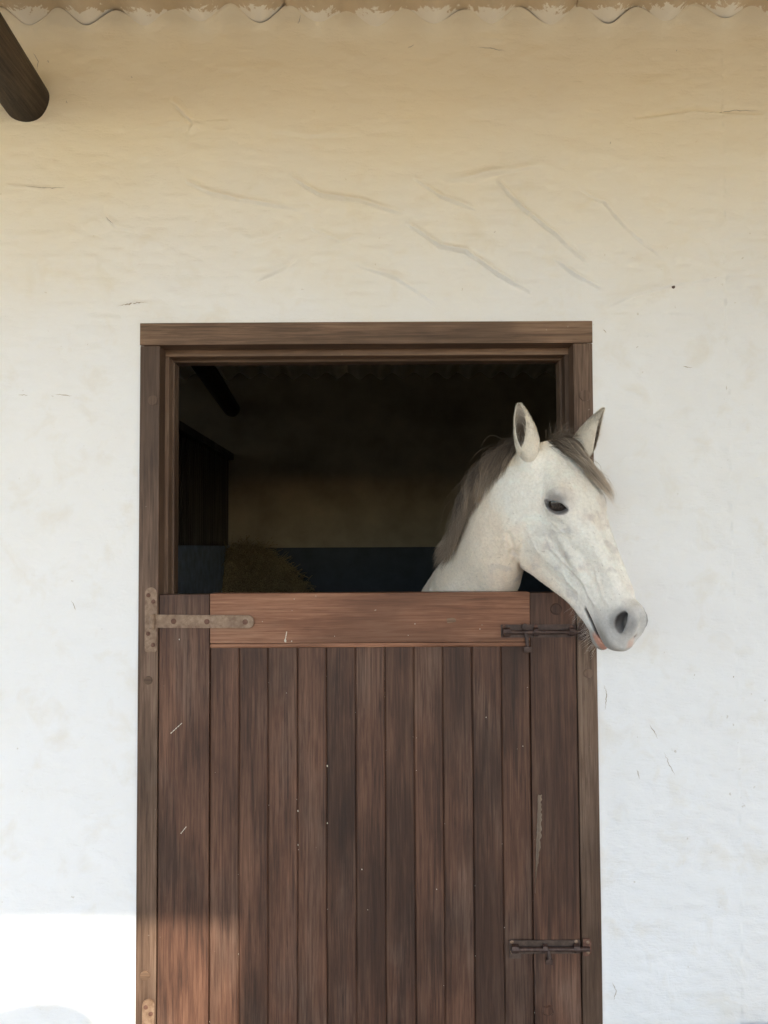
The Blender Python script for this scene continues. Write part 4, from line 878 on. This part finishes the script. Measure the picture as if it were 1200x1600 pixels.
# forelock: from the poll between the ears down the far side of the forehead
nf = 4200; K = np.stack([r.uniform(-.045, .025, nf), np.full(nf, .015), r.normal(-.010, .014, nf)], 1); root = to_world(K)
for _ in range(3): g_ = grad(horse_sdf, root); root = root - g_ * (horse_sdf(root) + .002)[:, None]
kf = r.normal(0, 1, nf)[:, None]
def steer_f(P, k): return np.tile(to_world([[1.0, -.05, -.36 + .16 * k]]) - HO, (len(P), 1)) / HS + kf * HR[2] * .035
vel = np.tile(HR[1] * .9 + HR[0] * .7, (nf, 1)) + r.normal(0, .22, (nf, 3)); L = .205 * r.uniform(.6, 1.08, nf)
strands("forelock", root, vel, L, 16, None, (.065, .048, .038), (.68, .57, .46), .0005, hairm.m, 4, lift=.012, steer=steer_f, stiff=.66, wave=.5, lock=(r.random(nf) * 26).astype(int), lockamp=.12)
ntf = 260; K = np.stack([r.uniform(-.04, .03, ntf), np.full(ntf, .015), r.normal(-.012, .022, ntf)], 1); root = to_world(K)
for _ in range(3): g_ = grad(horse_sdf, root); root = root - g_ * (horse_sdf(root) + .002)[:, None]
strands('poll_tuft', root, np.tile(np.array([.15, -.1, 1.]), (ntf, 1)) + r.normal(0, .45, (ntf, 3)), r.uniform(.03, .075, ntf), 8, (.7, 0, -.35), (.10, .08, .06), (.2, .16, .13), .0004, hairm.m, 14, stiff=.82, wave=1.2)
# bridle path tufts, ear hair, whiskers, lashes
nw = 150; K = np.stack([r.uniform(.43, .56, nw), np.full(nw, -.17), r.uniform(-.03, .035, nw)], 1); root = to_world(K)
for _ in range(4): g_ = grad(horse_sdf, root); root = root - g_ * (horse_sdf(root) + .001)[:, None]
vel = grad(horse_sdf, root) + r.normal(0, .25, (nw, 3)) + np.array([-.3, 0, -.3]); strands("chin_whiskers", root, vel, r.uniform(.012, .045, nw), 6, (-.3, 0, -1), (.5, .45, .4), (.6, .55, .5), .00022, hairm.m, 5, stiff=.93)
nl = 46; al = r.uniform(-.022, .024, nl); 
K = EYE + al[:, None] * LID_A + LID_B * (.0070 * np.sqrt(1 - (al / .029) ** 2))[:, None] + LID_N * (np.sqrt(np.abs(EYE_R ** 2 - al ** 2)) * 1.0 + .003)[:, None]; root = to_world(K)
vel = np.tile((LID_N * .9 - LID_B * .6 + LID_A * .3) @ HR, (nl, 1)) + r.normal(0, .15, (nl, 3)); strands("eyelashes", root, vel, r.uniform(.008, .017, nl), 5, (0, 0, -1), (.05, .04, .035), (.1, .08, .07), .0003, hairm.m, 6, stiff=.95)
# tail
nt_ = 900; root = np.array([.26, 2.56, 1.12]) + r.normal(0, .02, (nt_, 3)); vel = np.tile([0, 1., .1], (nt_, 1)) + r.normal(0, .2, (nt_, 3))
strands("tail", root, vel, r.uniform(.5, .85, nt_), 12, (0, -.05, -1), (.06, .045, .035), (.25, .2, .16), .002, hairm.m, 8, sdf=lambda P: np.full(len(P), 1.), stiff=.7)

# ---- short coat: fine flat-lying hairs over head and neck
def coat_hair(n, seed):
    r = np.random.default_rng(seed); a, b, c, d = (V1[F1[:, k]] for k in range(4)); ar = np.linalg.norm(np.cross(b - a, c - a), axis=1); ctr = (a + c) / 2
    keepf = (ctr[:, 2] > 1.18) & (np.einsum('ij,ij->i', np.cross(c - a, d - b), CAM_POS - ctr) > -0.25 * ar)
    p = ar * keepf; fi = r.choice(len(F1), n, p=p / p.sum()); u, v = r.random(n)[:, None], r.random(n)[:, None]
    P = (a[fi] * (1 - u) + b[fi] * u) * (1 - v) + (d[fi] * (1 - u) + c[fi] * u) * v
    N = grad(horse_sdf, P); K = to_head(P); Ka = K.copy(); Ka[:, 2] = np.abs(Ka[:, 2])
    skin = (np.linalg.norm(Ka - NOS, axis=1) > .030) & (K[:, 0] < .585); q = Ka - EYE; skin &= ~((np.abs(q @ LID_A) < .040) & (np.abs(q @ LID_B + .002) < .018) & (Ka[:, 2] > .03))
    lipv = -.128 - .06 * (K[:, 0] - .46); skin &= ~((K[:, 0] > .45) & (np.abs(K[:, 1] - lipv) < .012)); P, N, K = P[skin], N[skin], K[skin]; n = len(P)
    hm = sstep(K[:, 0], -.05, .08)[:, None]; whirl = fbm(P, 9, 41, 2)[:, None]
    flow = hm * (-.75 * HR[0] - .55 * HR[1] + .5 * whirl * HR[2]) + (1 - hm) * np.array([-.15, .1, -1.]) + r.normal(0, .16, (n, 3)); flow -= N * (flow * N).sum(1)[:, None]; flow /= np.linalg.norm(flow, axis=1)[:, None]
    L = r.uniform(.005, .0095, n)[:, None] * (1 - .45 * sstep(K[:, 0], .35, .5)[:, None]); tip = P + flow * L * .95 + N * L * r.uniform(.10, .30, n)[:, None]; s = np.cross(flow, N); s /= np.linalg.norm(s, axis=1)[:, None]; w_ = r.uniform(.00018, .00034, n)[:, None]
    base = P - N * .0006; V = np.stack([base - s * w_, base + s * w_, tip], 1).reshape(-1, 3); F = np.arange(3 * n).reshape(-1, 3)
    c = coat(P) * r.uniform(.86, 1.12, n)[:, None]; c = np.repeat(np.clip(c, .02, .94), 3, axis=0); fo = mesh("coat_hair", V, F, hmN.m, parent=horse, smooth=True, cols=c)
    fo.data.normals_split_custom_set_from_vertices(np.repeat(N + .22 * r.normal(0, 1, (n, 3)), 3, axis=0).tolist())
coat_hair(230000, 51)

# soft hair in and round the ears
def ear_hair(E, seed, n=420):
    V, F, inner, tv, sv, (b0, ax, f_, s_, L_) = E; r = np.random.default_rng(seed); half = len(V) // 2
    w_ = (inner > 0) * np.clip(1.0 - tv, .05, 1) * (np.abs(sv) > .55) * (tv < .9); i = r.choice(len(V), n, p=w_ / w_.sum()); root = V[i]
    cen = b0 + ax * ((root - b0) @ ax)[:, None]; inw = cen - root; inw /= np.maximum(np.linalg.norm(inw, axis=1), 1e-6)[:, None]
    vel = ax * .75 + inw * .55 + f_ * .25 + r.normal(0, .22, (n, 3)); strands("ear_hair", root, vel, r.uniform(.010, .026, n), 6, ax, (.62, .55, .46), (.78, .72, .64), .00030, hairm.m, seed, sdf=lambda P: np.full(len(P), 1.), stiff=.9, wave=.6)
    w_ = (inner < 1) * (tv < .95) * (tv > .03); i = r.choice(len(V), 5200, p=w_ / w_.sum()); i = np.minimum(i, half - 40); root = V[i] + (V[i + 1] - V[i]) * r.uniform(0, 1, (5200, 1)) * (np.abs(sv[i + 1] - sv[i]) < .2)[:, None] + (V[i + 35] - V[i]) * r.uniform(0, 1, (5200, 1)); cen = b0 + ax * ((root - b0) @ ax)[:, None]; out = root - cen; out /= np.maximum(np.linalg.norm(out, axis=1), 1e-6)[:, None]
    vel = ax * .95 + out * .20 + r.normal(0, .12, (len(root), 3)); strands("ear_coat", root, vel, r.uniform(.004, .008, len(root)), 3, ax, (.68, .62, .53), (.78, .72, .62), .00022, hairm.m, seed + 1, sdf=lambda P: np.full(len(P), 1.), stiff=.95)
ear_hair(E1, 61); ear_hair(E2, 71)

# ------------------------------------------------------------------ the photographer, standing behind the camera: only the shadow shows
def person_sdf(P):
    c = lambda a, b, ra, rb: caps(P, a, b, ra, rb)
    y0 = -2.62; X0 = .03; f = c((X0, y0, 1.00), (X0, y0, 1.28), .125, .135); I3 = np.eye(3)
    f = smin(f, ell(P, (X0, y0, 1.30), I3, (.19, .115, .14)), .05); f = smin(f, ell(P, (X0, y0, .96), I3, (.165, .12, .13)), .06)
    f = smin(f, c((X0, y0, 1.40), (X0, y0 + .01, 1.50), .052, .050), .03); f = smin(f, ell(P, (X0, y0 + .015, 1.575), I3, (.075, .095, .115)), .02)
    f = smin(f, ell(P, (X0, y0 + .112, 1.565), I3, (.013, .018, .025)), .01)
    for s in (-1, 1):
        f = smin(f, ell(P, (X0 + s * .078, y0 + .01, 1.57), I3, (.012, .022, .032)), .006)
        sh = (X0 + s * .185, y0, 1.37); el_ = (X0 + s * .25, y0 + .03, 1.12); wr_ = (X0 + s * .10, y0 + .13, 1.36)
        f = smin(f, c(sh, el_, .055, .042), .04); f = smin(f, c(el_, wr_, .041, .027), .02)
        pm_ = (X0 + s * .085, y0 + .155, 1.43); f = smin(f, c(wr_, pm_, .026, .030), .012)
        for k in range(4): 
            b_ = (X0 + s * (.090 - .004 * k), y0 + .160 + .006 * k, 1.475 - .020 * k); m_ = (X0 + s * .074, y0 + .185, b_[2] + .022 - .010 * (k == 3)); t_ = (X0 + s * .050, y0 + .190, b_[2] + .024)
            f = smin(f, c(b_, m_, .0095, .0085), .003); f = smin(f, c(m_, t_, .0085, .007), .002)
        f = smin(f, c((X0 + s * .078, y0 + .150, 1.42), (X0 + s * .045, y0 + .172, 1.45), .012, .009), .005)
        hp_ = (X0 + s * .09, y0, .92); kn = (X0 + s * .10, y0 + .02, .50); an = (X0 + s * .11, y0 - .01, .10); f = smin(f, c(hp_, kn, .092, .062), .04); f = smin(f, c(kn, an, .060, .042), .02)
        f = smin(f, c((X0 + s * .11, y0 - .03, .045), (X0 + s * .13, y0 + .16, .038), .045, .036), .02)
    return f
PV, PF = surface_nets(person_sdf, np.array([-.4, -2.85, -.02]), np.array([.46, -2.30, 1.75]), .0075, 3)
pc = np.tile(np.array([.5, .33, .25]), (len(PV), 1)); r3 = np.hypot(PV[:, 0] - .03, PV[:, 1] + 2.62)
pc[(PV[:, 2] < 1.42) & (PV[:, 1] < -2.50)] = (.10, .13, .2); pc[PV[:, 2] < .98] = (.05, .06, .09); pc[PV[:, 2] < .085] = (.04, .03, .025)
pmn = NT("person_clothes_and_skin"); pa = pmn.n("Attribute", attribute_name="Col"); pmn.fin(pa.outputs[0], .8)
pers = mesh("person", PV, PF, pmn.m, smooth=True, cols=pc); tag(pers, "person in dark clothes and straw hat taking the photograph, shadow at lower left", "person")
bm = bmesh.new(); hp0 = (.03, -2.61); pr = [(.0, 1.725), (.05, 1.722), (.082, 1.70), (.092, 1.655), (.098, 1.635), (.205, 1.636), (.208, 1.632), (.10, 1.628), (.0, 1.63)]; prev = None
for rr_, zz in pr:
    ring_ = [bm.verts.new((hp0[0] + rr_ * math.cos(2 * math.pi * i / 40), hp0[1] + rr_ * math.sin(2 * math.pi * i / 40), zz)) for i in range(40)] if rr_ else [bm.verts.new((*hp0, zz))]
    if prev:
        for i in range(40):
            if len(prev) == 1: bm.faces.new((prev[0], ring_[i], ring_[(i + 1) % 40]))
            elif len(ring_) == 1: bm.faces.new((prev[i], ring_[0], prev[(i + 1) % 40]))
            else: bm.faces.new((prev[i], ring_[i], ring_[(i + 1) % 40], prev[(i + 1) % 40]))
    prev = ring_
from_bm("straw_hat", bm, mat_plain("straw_hat_weave", (.55, .42, .22), .8, 200, .2), parent=pers, smooth=True)
ph = from_bm("phone", box_bm(-.037, .037, -2.428, -2.420, 1.40, 1.555), mat_plain("dark_phone_glass", (.02, .02, .022), .2, 5, .05), bevel=.003); tag(ph, "dark phone held up in both hands behind the viewpoint", "phone")
